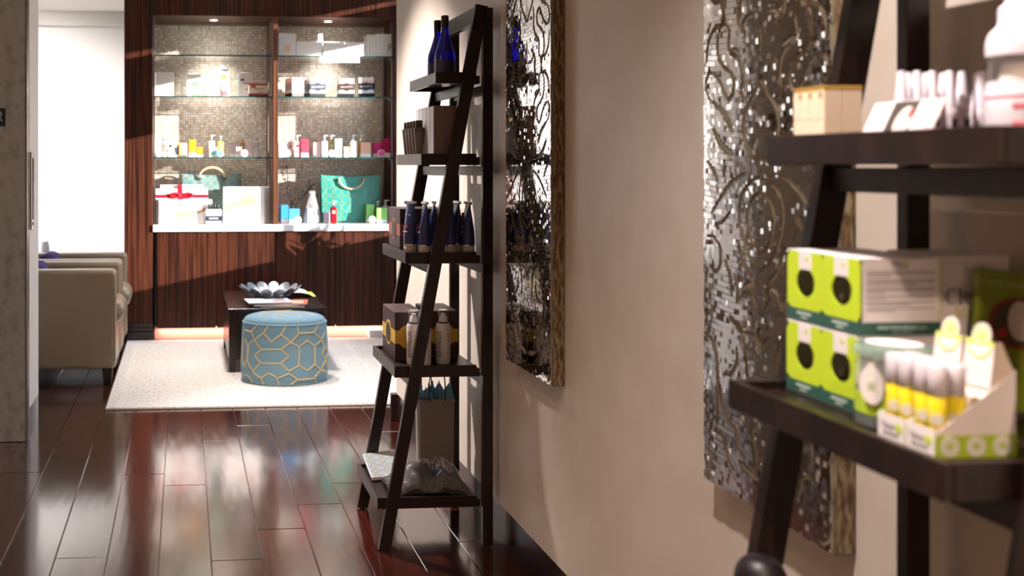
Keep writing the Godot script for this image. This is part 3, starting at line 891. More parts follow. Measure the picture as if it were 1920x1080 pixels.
func carton(label: String, at: Vector3, w: float, h: float, d: float, turn: float, cols: Array, ex: Dictionary, group: String) -> Node3D:
	var t := thing("carton", label, "box", at, turn, group)
	if ex.has("h"):
		h = ex.h
	var y := 0.0
	var hh := h
	if ex.has("band"):
		y = h * 0.24
		hh = h * 0.76
		part("foot_band", cbox(w, y, d, 0.001), mat(ex.band, 0.5), t)
	if ex.has("cap"):
		hh -= h * 0.14
		part("top_band", cbox(w, h * 0.14, d, 0.001), mat(ex.cap, 0.5), t, Vector3(0, h * 0.86, 0))
	var b := part("body", cbox(w, hh, d, 0.001), mat(cols[0], 0.5), t, Vector3(0, y, 0))
	if ex.has("side"):
		part("spine", cbox(0.0015, h * 0.985, d * 0.97, 0.0), mat(ex.side, 0.5), t, Vector3(ex.sx * (w / 2 + 0.0003), h * 0.006, 0))
	if ex.has("strip"):
		part("printed_strip", cbox(w * 0.2, h * 0.97, 0.001, 0.0), mat(ex.strip, 0.5), t, Vector3(-w * 0.39, h * 0.01, d / 2))
	if ex.has("emblem"):
		part("emblem", cbox(w * 0.3, h * 0.3, 0.001, 0.0), mat(ex.emblem, 0.5), t, Vector3(0, h * 0.2, d / 2))
	if ex.has("marks"):
		for k in 3:
			part("printed_mark", cbox(w * [0.5, 0.25, 0.35][k], 0.006 + 0.012 * (k % 2), 0.001, 0.0), mat(ex.marks, 0.6), t, Vector3(w * [0.05, -0.25, 0.15][k], h * [0.55, 0.66, 0.3][k], d / 2))
	if ex.has("leaf"):
		for k in 4:
			part("printed_leaf", prism([Vector2(0, 0), Vector2(0.008, 0.01), Vector2(0, 0.022), Vector2(-0.008, 0.01)], 0.0, 0.0006), mat(ex.leaf, 0.6), t, Vector3(w * 0.38, h * (0.3 + 0.06 * k), d / 2), Vector3(0, 0, 35 if k % 2 == 0 else -35))
	if ex.has("lattice"):
		var m := StandardMaterial3D.new()
		m.albedo_texture = lattice("#f4f2f0", ex.lattice)
		m.uv1_scale = Vector3(2.5, 4, 1)
		m.roughness = 0.5
		var q := QuadMesh.new()
		q.size = Vector2(w * 0.62, h * 0.96)
		part("lattice_print", q, m, t, Vector3(w * 0.17, h * 0.5, d / 2 + 0.0006))
		part("oval_print", cyl(0.5, 0.001, 24), mat("#8acb92", 0.5), t, Vector3(w * 0.1, h * 0.55, d / 2 + 0.001), Vector3(90, 0, 0)).scale = Vector3(w * 0.5, 1, h * 0.3)
		part("printed_band", cbox(w * 0.6, h * 0.16, 0.001, 0.0), mat("#8acb92", 0.5), t, Vector3(w * 0.17, h * 0.02, d / 2 + 0.0008))
	return t

func round_tin(label: String, at: Vector3, r: float, cols: Array, group: String) -> void:
	var t := thing("round_tin", label, "tin", at, 0.0, group)
	part("tin_body", cyl(r, 0.022, 24, 0.002), mat(cols[1], 0.35), t, Vector3(0, r, -0.011), Vector3(90, 0, 0))
	part("lid_face", cyl(r * 0.82, 0.002, 24), mat(cols[0], 0.35), t, Vector3(0, r, 0.0108), Vector3(90, 0, 0))

func cube_carton(label: String, at: Vector3, w: float, h: float, turn: float, cols: Array, group: String) -> void:
	var t := thing("cube_carton", label, "box", at, turn, group)
	var heights := [0.20, 0.06, 0.12, 0.33, 0.14, 0.15]
	var hexes := [cols[3], "#f2eeec", "#dfe6ee", cols[2], cols[1], cols[0]]
	var y := 0.0
	for i in heights.size():
		part("stripe", cbox(w, h * heights[i], w, 0.0), mat(hexes[i], 0.45), t, Vector3(0, y, 0))
		y += h * heights[i]
	part("badge", cyl(w * 0.27, 0.002, 28), mat(cols[2], 0.4), t, Vector3(0, h * 0.54, w / 2 - 0.0004), Vector3(90, 0, 0))
	lettering("Marrakesh", w * 0.16, mat("#f6f2ee", 0.5), t, Vector3(0, h * 0.55, w / 2 + 0.0016), Vector3(0, 0, 3), true)

func products() -> void:
	for r in PRODUCTS:
		var at := v(r[4], r[5], r[6])
		match r[0]:
			"box":
				carton(r[1], at, r[7], r[8], r[9], r[10], r[11], r[12] if r[12] is Dictionary else {}, r[3])
			"pump":
				pump_bottle(r[1], at, r[7], r[8], r[11], r[3])
			"disc":
				round_tin(r[1], at, r[7] / 2, r[11], r[3])
			"cube":
				cube_carton(r[1], at, r[7], r[8], r[10], r[11], r[3])
			"squeeze":
				var t := thing("squeeze_bottle", r[1], r[2], at, 0.0, r[3])
				var w: float = r[7]
				var h: float = r[8]
				part("body", lathe([Vector2(0, 0), Vector2(w * 0.48, 0), Vector2(w * 0.5, 0.006), Vector2(w * 0.5, h * 0.76), Vector2(w * 0.44, h * 0.8), Vector2(0, h * 0.8)], 24), mat("#f4f2f0", 0.35), t)
				var cap := part("cap", lathe([Vector2(0, 0), Vector2(w * 0.42, 0), Vector2(w * 0.4, h * 0.1), Vector2(w * 0.2, h * 0.12), Vector2(w * 0.16, h * 0.2), Vector2(0, h * 0.2)], 20), M.white_paint, t, Vector3(0, h * 0.8, 0))
				part("oval_label", cyl(0.5, 0.004, 20), mat(r[11][1], 0.5), t, Vector3(w * 0.05, h * 0.63, w * 0.46), Vector3(90, 0, 0)).scale = Vector3(w * 0.55, 1, w * 0.42)
				part("square_label", cbox(w * 0.62, h * 0.15, 0.01, 0.0), mat(r[11][2], 0.5), t, Vector3(0, h * 0.03, w * 0.45))
				part("label_ring", tube(range(16).map(func(k): return Vector3(cos(TAU * k / 16) * w * 0.15, h * 0.11 + sin(TAU * k / 16) * w * 0.15, w * 0.45 + 0.0055)), 0.002, 5, true), mat("#f6d8d8", 0.5), t)

func lattice(ground: String, line: String) -> ImageTexture:
	var key := "l" + ground + line
	if not cache.has(key):
		var n := 128
		var im := Image.create(n, n, false, Image.FORMAT_RGB8)
		var a := Color(ground)
		var b := Color(line)
		for y in n:
			for x in n:
				var f := cos(TAU * (x + y) / n) + cos(TAU * (x - y) / n)
				var on := absf(absf(f) - 0.55) < 0.13
				im.set_pixel(x, y, b if on else a)
		cache[key] = ImageTexture.create_from_image(im)
	return cache[key]

func tote(label: String, at: Vector3, w: float, h: float, ground: String, line: String, reps: Vector2, sag: float, handle_up: bool) -> void:
	var t := thing("tote_bag", label, "bag", at)
	var m := StandardMaterial3D.new()
	m.albedo_texture = lattice(ground, line)
	m.uv1_scale = Vector3(reps.x, reps.y, 1)
	m.roughness = 0.38
	var fn := FastNoiseLite.new()
	fn.seed = 3
	fn.frequency = 9.0
	var st := begin()
	var nx := 24
	var ny := 18
	var pt := func(i: int, j: int, front: float) -> Vector3:
		var u := i / float(nx)
		var q := j / float(ny)
		var bulge := sin(PI * u) * sin(PI * clampf(q * 0.9 + 0.1, 0, 1)) * 0.02
		var ww := w * lerpf(0.96, 1.0, q)
		return Vector3((u - 0.5) * ww, q * h - 0.012 * sin(PI * u) * q, front * (lerpf(0.055, 0.035, q) + bulge + fn.get_noise_2d(u, q * 0.8) * 0.008 * (1.0 if front > 0 else 0.3)))
	for front in [1.0, -1.0]:
		for i in nx:
			for j in ny:
				var cs := [[i, j], [i + 1, j], [i + 1, j + 1], [i, j + 1]]
				var order := [0, 2, 1, 0, 3, 2] if front > 0 else [0, 1, 2, 0, 2, 3]
				for k in order:
					st.set_smooth_group(0)
					st.set_uv(Vector2(cs[k][0] / float(nx), 1.0 - cs[k][1] / float(ny)))
					st.add_vertex(pt.call(cs[k][0], cs[k][1], front))
	st.generate_normals()
	part("bag_body", st.commit(), m, t)
	var sd := begin()
	for i in [0, nx]:
		for j in ny:
			var q := [pt.call(i, j, 1.0), pt.call(i, j + 1, 1.0), pt.call(i, j + 1, -1.0), pt.call(i, j, -1.0)]
			face(sd, q, Vector3(-1 if i == 0 else 1, 0, 0))
	for i in nx:
		face(sd, [pt.call(i, 0, 1.0), pt.call(i + 1, 0, 1.0), pt.call(i + 1, 0, -1.0), pt.call(i, 0, -1.0)], Vector3.DOWN)
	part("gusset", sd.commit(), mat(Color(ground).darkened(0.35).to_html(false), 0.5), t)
	var rope := mat("#d8c49a", 0.7)
	var hp := []
	for k in 13:
		var a := PI * k / 12.0
		hp.append(Vector3(-cos(a) * w * 0.21, h * 0.93 + (sin(a) * sag if handle_up else -sin(a) * sag), 0.055 + 0.012 * sin(a)))
	part("handle", tube(hp, 0.0075, 8), rope, t)
	if handle_up:
		var hp2 := hp.map(func(p): return Vector3(p.x * 0.85 + 0.01, p.y + 0.008, p.z - 0.10))
		part("handle", tube(hp2, 0.0075, 8), rope, t)
	for x in [-1.0, 1.0]:
		part("eyelet", cyl(0.014, 0.006, 14), M.bronze, t, Vector3(x * w * 0.21, h * 0.90, 0.048), Vector3(90, 0, 0))

func hand_print(parent: Node3D, at: Vector3, s: float, flip: float, rise: float) -> void:
	# the printed photograph of a forearm and open hand
	var arm := [Vector2(0, 0), Vector2(0.10, 0.05), Vector2(0.30, 0.17), Vector2(0.45, 0.22), Vector2(0.60, 0.30), Vector2(0.70, 0.42), Vector2(0.74, 0.41), Vector2(0.70, 0.30), Vector2(0.82, 0.46), Vector2(0.86, 0.44), Vector2(0.78, 0.28), Vector2(0.92, 0.40), Vector2(0.95, 0.37), Vector2(0.82, 0.22), Vector2(0.98, 0.27), Vector2(0.99, 0.24), Vector2(0.86, 0.14), Vector2(0.70, 0.05), Vector2(0.50, 0.06), Vector2(0.30, 0.04), Vector2(0.10, -0.10), Vector2(0, -0.14)]
	var pts := arm.map(func(p): return Vector2(p.x * s * flip, p.y * s * rise))
	part("hand_print", prism(pts, 0.0, 0.0007), mat("#c99a86", 0.6), parent, at)

func counter_goods() -> void:
	var f := 7.33
	var white := mat("#f4f2f0", 0.45)
	var edge := mat("#8c8884", 0.7)
	var ord := ["front", "second", "third", "fourth", "rear"]
	for k in 5:
		var b := thing("brochure_box", "%s white box of the left row with printed arm, under red ribbon gift box" % ord[k].capitalize().to_lower(), "box", v(0.012 - 0.010 * k, 0.8796, f + 0.075 + 0.024 * k), 0.0, "white boxes left on the counter")
		part("body", cbox(0.405, 0.188, 0.021, 0.0015), white, b)
		part("edge", cbox(0.001, 0.18, 0.018, 0.0), edge, b, Vector3(-0.203, 0.004, 0))
		if k == 0:
			hand_print(b, Vector3(0.16, 0.105, 0.0106), 0.29, -1.0, -0.6)
	for k in 5:
		var b := thing("brochure_box", "%s white box of the right row with printed open hand" % ord[k], "box", v(0.458 + 0.0125 * k, 0.8796, f + 0.075 + 0.024 * k), 0.0, "white boxes right on the left counter")
		part("body", cbox(0.318, 0.285, 0.021, 0.0015), white, b)
		part("edge", cbox(0.001, 0.27, 0.018, 0.0), edge, b, Vector3(0.1595, 0.006, 0))
		if k == 0:
			hand_print(b, Vector3(-0.156, 0.125, 0.0106), 0.275, 1.0, 1.0)
	var g := thing("gift_box", "white gift box tied with red ribbon and bow", "gift box", v(-0.018, 1.0682, f + 0.14))
	part("body", cbox(0.40, 0.082, 0.10, 0.003), white, g)
	part("lid", cbox(0.33, 0.03, 0.08, 0.003), white, g, Vector3(0.0, 0.082, -0.01))
	var red := mat("#c8142e", 0.4)
	part("ribbon", cbox(0.036, 0.113, 0.103, 0.001), red, g, Vector3(-0.012, 0.0, 0.001))
	part("ribbon", cbox(0.403, 0.026, 0.103, 0.001), red, g, Vector3(0, 0.012, 0.0005))
	for s in [-1.0, 1.0]:
		var lp := smooth_path([Vector3(0, 0, 0), Vector3(s * 0.04, 0.022, 0.012), Vector3(s * 0.085, 0.012, 0.01), Vector3(s * 0.05, -0.012, 0.012), Vector3(0, 0, 0)], 4)
		part("bow_loop", tube(lp, 0.006, 6, false, 1.6), red, g, Vector3(0.0, 0.026, 0.055))
	var k4 := thing("nail_set", "white box with black band holding four black capped bottles", "box", v(0.225, 0.8796, f + 0.040))
	part("tray", cbox(0.118, 0.115, 0.035, 0.002), white, k4)
	part("band", cbox(0.119, 0.040, 0.0356, 0.0), mat("#2c3240", 0.5), k4, Vector3(0, 0.026, 0))
	part("printed_line", cbox(0.068, 0.009, 0.0006, 0.0), white, k4, Vector3(0, 0.042, 0.018))
	for i in 4:
		part("bottle_cap", cyl(0.008, 0.042, 12, 0.002), M.black_gloss, k4, Vector3(-0.034 + 0.022 * i, 0.114, 0))
	tote("slate blue tote bag with gold lattice print and rope handles", v(0.218, 0.8796, f + 0.30), 0.465, 0.385, "#5f8b93", "#c8a458", Vector2(3.6, 3.0), 0.075, true)
	tote("turquoise tote bag with gold lattice print on right counter", v(1.315, 0.8796, f + 0.26), 0.475, 0.375, "#2f9c90", "#a88c54", Vector2(3.8, 3.0), 0.085, false)
	# eucalyptus
	var e := thing("eucalyptus_bunch", "dried grey eucalyptus branches in a small grey vase", "plant", v(0.86, 0.8796, f + 0.31))
	part("vase", lathe([Vector2(0, 0), Vector2(0.025, 0), Vector2(0.032, 0.02), Vector2(0.03, 0.08), Vector2(0.018, 0.10), Vector2(0.02, 0.11), Vector2(0, 0.11)], 18), mat("#6c6a66", 0.5), e)
	rng.seed = 77
	var leaves := begin()
	var tips := [[Vector3(-0.045, 0.455, 0.0), -0.02], [Vector3(0.07, 0.45, 0.02), 0.03], [Vector3(-0.085, 0.42, 0.01), -0.03], [Vector3(0.14, 0.33, 0.03), 0.02], [Vector3(0.17, 0.30, 0.0), 0.03]]
	for tp in tips:
		var tip: Vector3 = tp[0]
		var path := smooth_path([Vector3(0, 0.04, 0), Vector3(tip.x * 0.25, tip.y * 0.45, tip.z * 0.5), Vector3(tip.x * 0.6 + tp[1] * 0.3, tip.y * 0.75, tip.z), tip], 8)
		part("stem", tube(path, 0.0022, 5), mat("#4a4740", 0.8), e)
		for i in range(4, path.size()):
			for s in 4:
				var a := rng.randf() * TAU
				var dir := Vector3(cos(a), 0.35, sin(a) * 0.6).normalized()
				var c: Vector3 = path[i] + dir * 0.012 + Vector3(0, rng.randf_range(-0.006, 0.006), 0)
				var side := dir.cross(Vector3.UP).normalized() * 0.009
				var nn := side.cross(dir)
				face(leaves, [c - dir * 0.011, c + side, c + dir * 0.013, c - side], nn)
	var lv := part("leaves", leaves.commit(), mat("#4a4f4a", 0.8), e)
	lv.set_meta("kind", "stuff")
	# organza pouch
	var o := thing("organza_pouch", "sheer white drawstring pouch with a pale blue carton inside", "pouch", v(1.0, 0.8796, f + 0.16))
	var om := StandardMaterial3D.new()
	om.albedo_color = Color(0.93, 0.93, 0.95, 0.24)
	om.transparency = BaseMaterial3D.TRANSPARENCY_ALPHA
	om.roughness = 0.7
	var st := begin()
	lathe_into(st, [Vector2(0.0, 0.001), Vector2(0.062, 0.002), Vector2(0.068, 0.02), Vector2(0.060, 0.07), Vector2(0.046, 0.13), Vector2(0.030, 0.19), Vector2(0.020, 0.222), Vector2(0.018, 0.23), Vector2(0.026, 0.242), Vector2(0.022, 0.25)], 28, 1.0, 0.6)
	part("sheer_cloth", st.commit(), om, o)
	part("drawstring", tube(range(18).map(func(k): return Vector3(cos(TAU * k / 18) * 0.020, 0.228, sin(TAU * k / 18) * 0.013)), 0.003, 5, true), white, o)
	part("carton_inside", cbox(0.04, 0.11, 0.03, 0.001), mat("#a8dce2", 0.5), o, Vector3(-0.02, 0.006, 0))
	part("carton_inside", cbox(0.05, 0.05, 0.03, 0.001), mat("#bfe4e8", 0.5), o, Vector3(0.026, 0.006, 0))
	# shelf-edge notice
	var nt := thing("shelf_notice", "lavender and white paper strip hanging from top shelf edge", "notice", v(1.205, 2.178, f + 0.085))
	part("paper", cbox(0.312, 0.048, 0.001, 0.0), mat("#eef0fa", 0.6), nt, Vector3(0, -0.052, 0))
	part("printed_panel", cbox(0.19, 0.036, 0.0006, 0.0), mat("#c9c6e2", 0.6), nt, Vector3(0.045, -0.046, 0.0008))

# ---------------------------------------------------------------- lounge furniture
func rug() -> void:
	var t := thing("area_rug", "large cream pile rug in front of the cabinet", "rug", v(0.625, 0.0, 6.295))
	part("pile", rbox(2.10, 0.014, 2.02, 0.006, 3), M.rug, t)
	part("binding", cbox(2.105, 0.006, 2.025, 0.002), M.rug_edge, t)

func armchair(label: String, d: float) -> void:
	# local x forward; 0.60 wide
	var t := thing("armchair", label, "armchair", v(-0.84, 0, d), 0.0, "cream leather armchairs side by side")
	for s in [-1.0, 1.0]:
		var arm := part("arm", rbox(0.86, 0.60, 0.115, 0.028, 4), M.leather, t, Vector3(0, 0.10, s * 0.2425))
		part("piping", tube([Vector3(-0.40, 0.577, s * 0.0515), Vector3(0.40, 0.577, s * 0.0515), Vector3(0.421, 0.56, s * 0.0515), Vector3(0.4235, 0.05, s * 0.0515)], 0.004, 6), M.leather, arm)
		for x in [-0.385, 0.378]:
			part("leg", prism([Vector2(-0.03, 0.10), Vector2(0.03, 0.10), Vector2(0.022, 0.0), Vector2(-0.022, 0.0)], -0.028, 0.028), M.espresso_post, t, Vector3(x, 0, s * 0.262))
	part("front_panel", rbox(0.06, 0.26, 0.37, 0.02, 3), M.leather, t, Vector3(0.39, 0.095, 0))
	part("seat_deck", rbox(0.74, 0.20, 0.37, 0.02, 3), M.leather, t, Vector3(-0.02, 0.12, 0))
	var cush := part("seat_cushion", rbox(0.66, 0.155, 0.365, 0.07, 5), M.leather, t, Vector3(0.145, 0.35, 0))
	part("piping", tube([Vector3(-0.28, 0.128, 0.18), Vector3(0.29, 0.128, 0.18), Vector3(0.322, 0.08, 0.175), Vector3(0.29, 0.03, 0.18)], 0.004, 6), M.leather, cush)
	part("backrest", rbox(0.24, 0.72, 0.37, 0.09, 5), M.leather, t, Vector3(-0.27, 0.10, 0), Vector3(0, 0, 6))

func pillow(label: String, at: Vector3, turn: float) -> void:
	var t := thing("cushion", label, "cushion", at, 0.0, "purple cushions on the armchairs")
	part("cover", rbox(0.13, 0.222, 0.27, 0.062, 5), M.purple, t, Vector3.ZERO, Vector3(0, 0, turn))

func table_and_things() -> void:
	var t := thing("coffee_table", "dark brown box-shaped coffee table on short legs", "table", v(0.593, 0, 6.555))
	part("table_top", cbox(0.632, 0.022, 0.87, 0.003), M.table, t, Vector3(0, 0.398, 0))
	part("apron", cbox(0.618, 0.302, 0.856, 0.002), M.table, t, Vector3(0, 0.096, 0))
	for x in [-1.0, 1.0]:
		for z in [-1.0, 1.0]:
			part("leg", cbox(0.042, 0.083, 0.042, 0.002), M.table, t, Vector3(x * 0.288, 0.0142, z * 0.407))
	# petal bowl
	var b := thing("petal_bowl", "openwork metal bowl of dark leaf-shaped petals on the table", "bowl", v(0.58, 0.42, 6.50))
	var dark := mat("#8a9298", 0.3, 0.8)
	part("bowl_foot", lathe([Vector2(0, 0), Vector2(0.05, 0), Vector2(0.05, 0.006), Vector2(0, 0.008)], 20), dark, b)
	rng.seed = 9
	for ring in 3:
		var n: int = [8, 11, 14][ring]
		var rr: float = [0.07, 0.125, 0.178][ring]
		var yy: float = [0.012, 0.032, 0.066][ring]
		var tilt: float = [14.0, 26.0, 38.0][ring]
		var key := "petal%d" % ring
		if not cache.has(key):
			var st := begin()
			var s: float = [0.04, 0.042, 0.048][ring]
			lathe_into(st, [Vector2(0, 0.0), Vector2(0.6, 0.02), Vector2(1.0, 0.09), Vector2(1.0, 0.13), Vector2(0.6, 0.06), Vector2(0, 0.04)].map(func(p): return Vector2(p.x * s, p.y * s)), 16, 1.0, 0.8)
			cache[key] = st.commit()
		for k in n:
			var a := TAU * (k + 0.5 * (ring % 2)) / n
			var o := part("petal", cache[key], dark, b)
			o.transform = Transform3D(Basis(Vector3.UP, -a) * Basis(Vector3(0, 0, 1), deg_to_rad(tilt)), Vector3(cos(a) * rr, yy, sin(a) * rr))
	for ring in 2:
		var rr: float = [0.09, 0.145][ring]
		var yy: float = [0.014, 0.042][ring]
		part("wire_ring", tube(range(28).map(func(k): return Vector3(cos(TAU * k / 28) * rr, yy, sin(TAU * k / 28) * rr)), 0.003, 5, true), dark, b)
	# magazines
	var spec := [["lowest magazine with salmon pages sticking out on table", 0.635, 6.24, -3.0, "#d8b8a4", 0.0], ["middle magazine with grey white cover on table", 0.585, 6.245, 2.5, "#cfcac4", 1.0], ["coral red leaflet poking out of the magazine pile", 0.66, 6.255, -8.0, "#df6a50", 2.0], ["topmost glossy white magazine on the table", 0.545, 6.25, 5.0, "#eceaf0", 3.0]]
	for s in spec:
		var m := thing("magazine", s[0], "magazine", v(s[1], 0.42 + 0.0082 * s[5], s[2]), s[3], "magazines on the coffee table")
		part("pages", cbox(0.285, 0.006, 0.20, 0.0005), mat("#e9e4dc", 0.7), m, Vector3(0, 0.0008, 0))
		part("cover", cbox(0.287, 0.0011, 0.203, 0.0), mat(s[4], 0.3), m, Vector3(0, 0.0069, 0))
		part("printed_picture", cbox(0.09, 0.0004, 0.12, 0.0), mat(["#c86850", "#a8a4b0", "#e8c0a8", "#d8a8a4"][int(s[5])], 0.3), m, Vector3(0.07, 0.0079, 0.02))
	# folded cloth hanging over the table edge
	var c := thing("folded_cloth", "white folded paper sheet with lime edge behind the bowl", "cloth", v(0.76, 0.4205, 6.72))
	var st := begin()
	var prof := [Vector2(-0.13, 0.004), Vector2(-0.06, 0.028), Vector2(0.03, 0.034), Vector2(0.09, 0.024), Vector2(0.125, 0.006), Vector2(0.152, 0.002), Vector2(0.166, -0.05)]
	var sp := smooth_path(prof, 4)
	for i in sp.size() - 1:
		for zz in [[-0.13, 0.115]]:
			var p: Vector2 = sp[i]
			var q: Vector2 = sp[i + 1]
			face(st, [Vector3(p.x, p.y, zz[0]), Vector3(q.x, q.y, zz[0]), Vector3(q.x, q.y, zz[1]), Vector3(p.x, p.y, zz[1])], Vector3.UP)
			face(st, [Vector3(p.x, p.y - 0.002, zz[0]), Vector3(q.x, q.y - 0.002, zz[0]), Vector3(q.x, q.y - 0.002, zz[1]), Vector3(p.x, p.y - 0.002, zz[1])], Vector3.DOWN)
			face(st, [Vector3(p.x, p.y, zz[1]), Vector3(q.x, q.y, zz[1]), Vector3(q.x, q.y - 0.002, zz[1]), Vector3(p.x, p.y - 0.002, zz[1])], Vector3(0, 0, 1))
	part("sheet", st.commit(), mat("#e8ecee", 0.6), c)
	var st2 := begin()
	for i in range(12, sp.size() - 1):
		var p: Vector2 = sp[i]
		var q: Vector2 = sp[i + 1]
		face(st2, [Vector3(p.x, p.y + 0.0012, -0.13), Vector3(q.x, q.y + 0.0012, -0.13), Vector3(q.x, q.y + 0.0012, 0.118), Vector3(p.x, p.y + 0.0012, 0.118)], Vector3.UP)
	part("lime_edge", st2.commit(), mat("#c8d86a", 0.6), c)

func pouf() -> void:
	var rx := 0.268
	var rz := 0.20
	var t := thing("pouf", "round blue velvet pouf with beige cord lattice", "pouf", v(0.617, 0.0165, 5.912))
	var prof := [Vector2(0, 0), Vector2(0.90, 0.0), Vector2(0.965, 0.012), Vector2(1.0, 0.05), Vector2(1.012, 0.10), Vector2(1.0, 0.18), Vector2(0.985, 0.27), Vector2(0.97, 0.335), Vector2(0.945, 0.36), Vector2(0.90, 0.382), Vector2(0.75, 0.397), Vector2(0.4, 0.404), Vector2(0, 0.405)]
	var sm := smooth_path(prof, 3)
	part("body", lathe(sm.map(func(p): return Vector2(p.x * rx, p.y)), 64, 1.0, rz / rx), M.pouf, t)
	var rad := func(h: float) -> float:
		for i in range(sm.size() - 1, 0, -1):
			if sm[i].x > 0.85 and sm[i - 1].y <= h and sm[i].y >= h:
				return lerpf(sm[i - 1].x, sm[i].x, (h - sm[i - 1].y) / maxf(1e-5, sm[i].y - sm[i - 1].y))
		return 0.96
	var at := func(deg: float, mm: float) -> Vector3:
		var h := mm / 1000.0
		var r: float = rad.call(h) * 1.004
		return Vector3(sin(deg_to_rad(deg)) * r * rx, h, cos(deg_to_rad(deg)) * r * rz)
	for turn in [0.0, 180.0]:
		for c in POUF_CORDS:
			var pts := []
			for i in range(0, c.size() - 2, 2):
				for s in 5:
					pts.append(at.call(lerpf(c[i], c[i + 2], s / 5.0) + turn, lerpf(c[i + 1], c[i + 3], s / 5.0)))
			pts.append(at.call(c[-2] + turn, c[-1]))
			part("cord", tube(pts, 0.0054, 6), M.cord, t)
	var ring := []
	for k in 56:
		var a := TAU * k / 56
		ring.append(Vector3(sin(a) * rx * 0.955, 0.356, cos(a) * rz * 0.955))
	part("rim_piping", tube(ring, 0.006, 7, true), M.pouf, t)
	# cords crossing the top
	var topy := func(q: float) -> float:
		return 0.405 - 0.045 * pow(q, 6.0)
	for c in [[[-0.75, 0.6], [-0.55, 0.2], [-0.15, 0.25], [0.0, 0.75]], [[-0.3, 0.9], [-0.25, 0.45], [0.3, 0.4], [0.35, 0.88]], [[-0.6, -0.4], [0.1, -0.5], [0.5, -0.1], [0.75, 0.5]], [[0.1, 0.0], [-0.2, -0.3], [0.3, -0.7]]]:
		var pts := []
		for i in c.size() - 1:
			for s in 6:
				var q := Vector2(lerpf(c[i][0], c[i + 1][0], s / 6.0), lerpf(c[i][1], c[i + 1][1], s / 6.0))
				pts.append(Vector3(q.x * rx * 0.95, topy.call(q.length()) - 0.001, q.y * rz * 0.95))
		part("cord", tube(pts, 0.004, 6), M.cord, t)

func window_plant() -> void:
	# out of view; stands beside the right lounge window and dapples the sun on the cabinet doors
	var t := thing("potted_plant", "unseen leafy potted plant beside the lounge window", "plant", v(1.78, 0, 6.9))
	part("pot", lathe([Vector2(0, 0), Vector2(0.10, 0), Vector2(0.13, 0.28), Vector2(0.14, 0.30), Vector2(0.12, 0.30), Vector2(0.115, 0.26), Vector2(0, 0.26)], 24), mat("#d8d2c8", 0.5), t)
	rng.seed = 61
	var leaf := prism([Vector2(0, 0), Vector2(0.022, 0.03), Vector2(0.026, 0.07), Vector2(0.012, 0.12), Vector2(0, 0.15), Vector2(-0.012, 0.12), Vector2(-0.026, 0.07), Vector2(-0.022, 0.03)], 0.0, 0.001)
	for k in 9:
		var a := TAU * k / 9.0
		var top := Vector3(cos(a) * rng.randf_range(0.03, 0.13), rng.randf_range(0.72, 1.0), sin(a) * rng.randf_range(0.03, 0.13))
		part("stem", tube(smooth_path([Vector3(cos(a) * 0.03, 0.25, sin(a) * 0.03), Vector3(top.x * 0.4, top.y * 0.7, top.z * 0.4), top], 5), 0.004, 5), mat("#5a6a3a", 0.7), t)
		for j in 3:
			part("leaf", leaf, mat("#4c6a34", 0.5), t, top * Vector3(1, 1.0 - 0.07 * j, 1), Vector3(rng.randf_range(-60, 60), rng.randf_range(0, 360), rng.randf_range(-60, 60)))

func lounge() -> void:
	window_plant()
	rug()
	armchair("cream leather armchair nearest the corridor", 6.17)
	armchair("cream leather armchair farther back beside the wood column", 6.80)
	pillow("purple cushion on the nearer armchair", v(-0.905, 0.507, 6.17), 8.0)
	pillow("purple cushion on the farther armchair", v(-0.905, 0.507, 6.80), 8.0)
	table_and_things()
	pouf()
	var vs := thing("white_vase", "slim white bottle-shaped vase behind the armchairs", "vase", v(-1.076, 0, 7.6))
	part("vase_body", lathe(smooth_path([Vector2(0, 0), Vector2(0.07, 0.0), Vector2(0.10, 0.15), Vector2(0.085, 0.42), Vector2(0.04, 0.62), Vector2(0.032, 0.71), Vector2(0.022, 0.742), Vector2(0, 0.743)], 4), 24), mat("#f2f0ec", 0.3), vs)

# ---------------------------------------------------------------- ladder shelves
const SHELVES := [[0.873, 1.655], [0.822, 1.371], [0.766, 1.028], [0.728, 0.633], [0.668, 0.178]]
const TRAY := 0.012

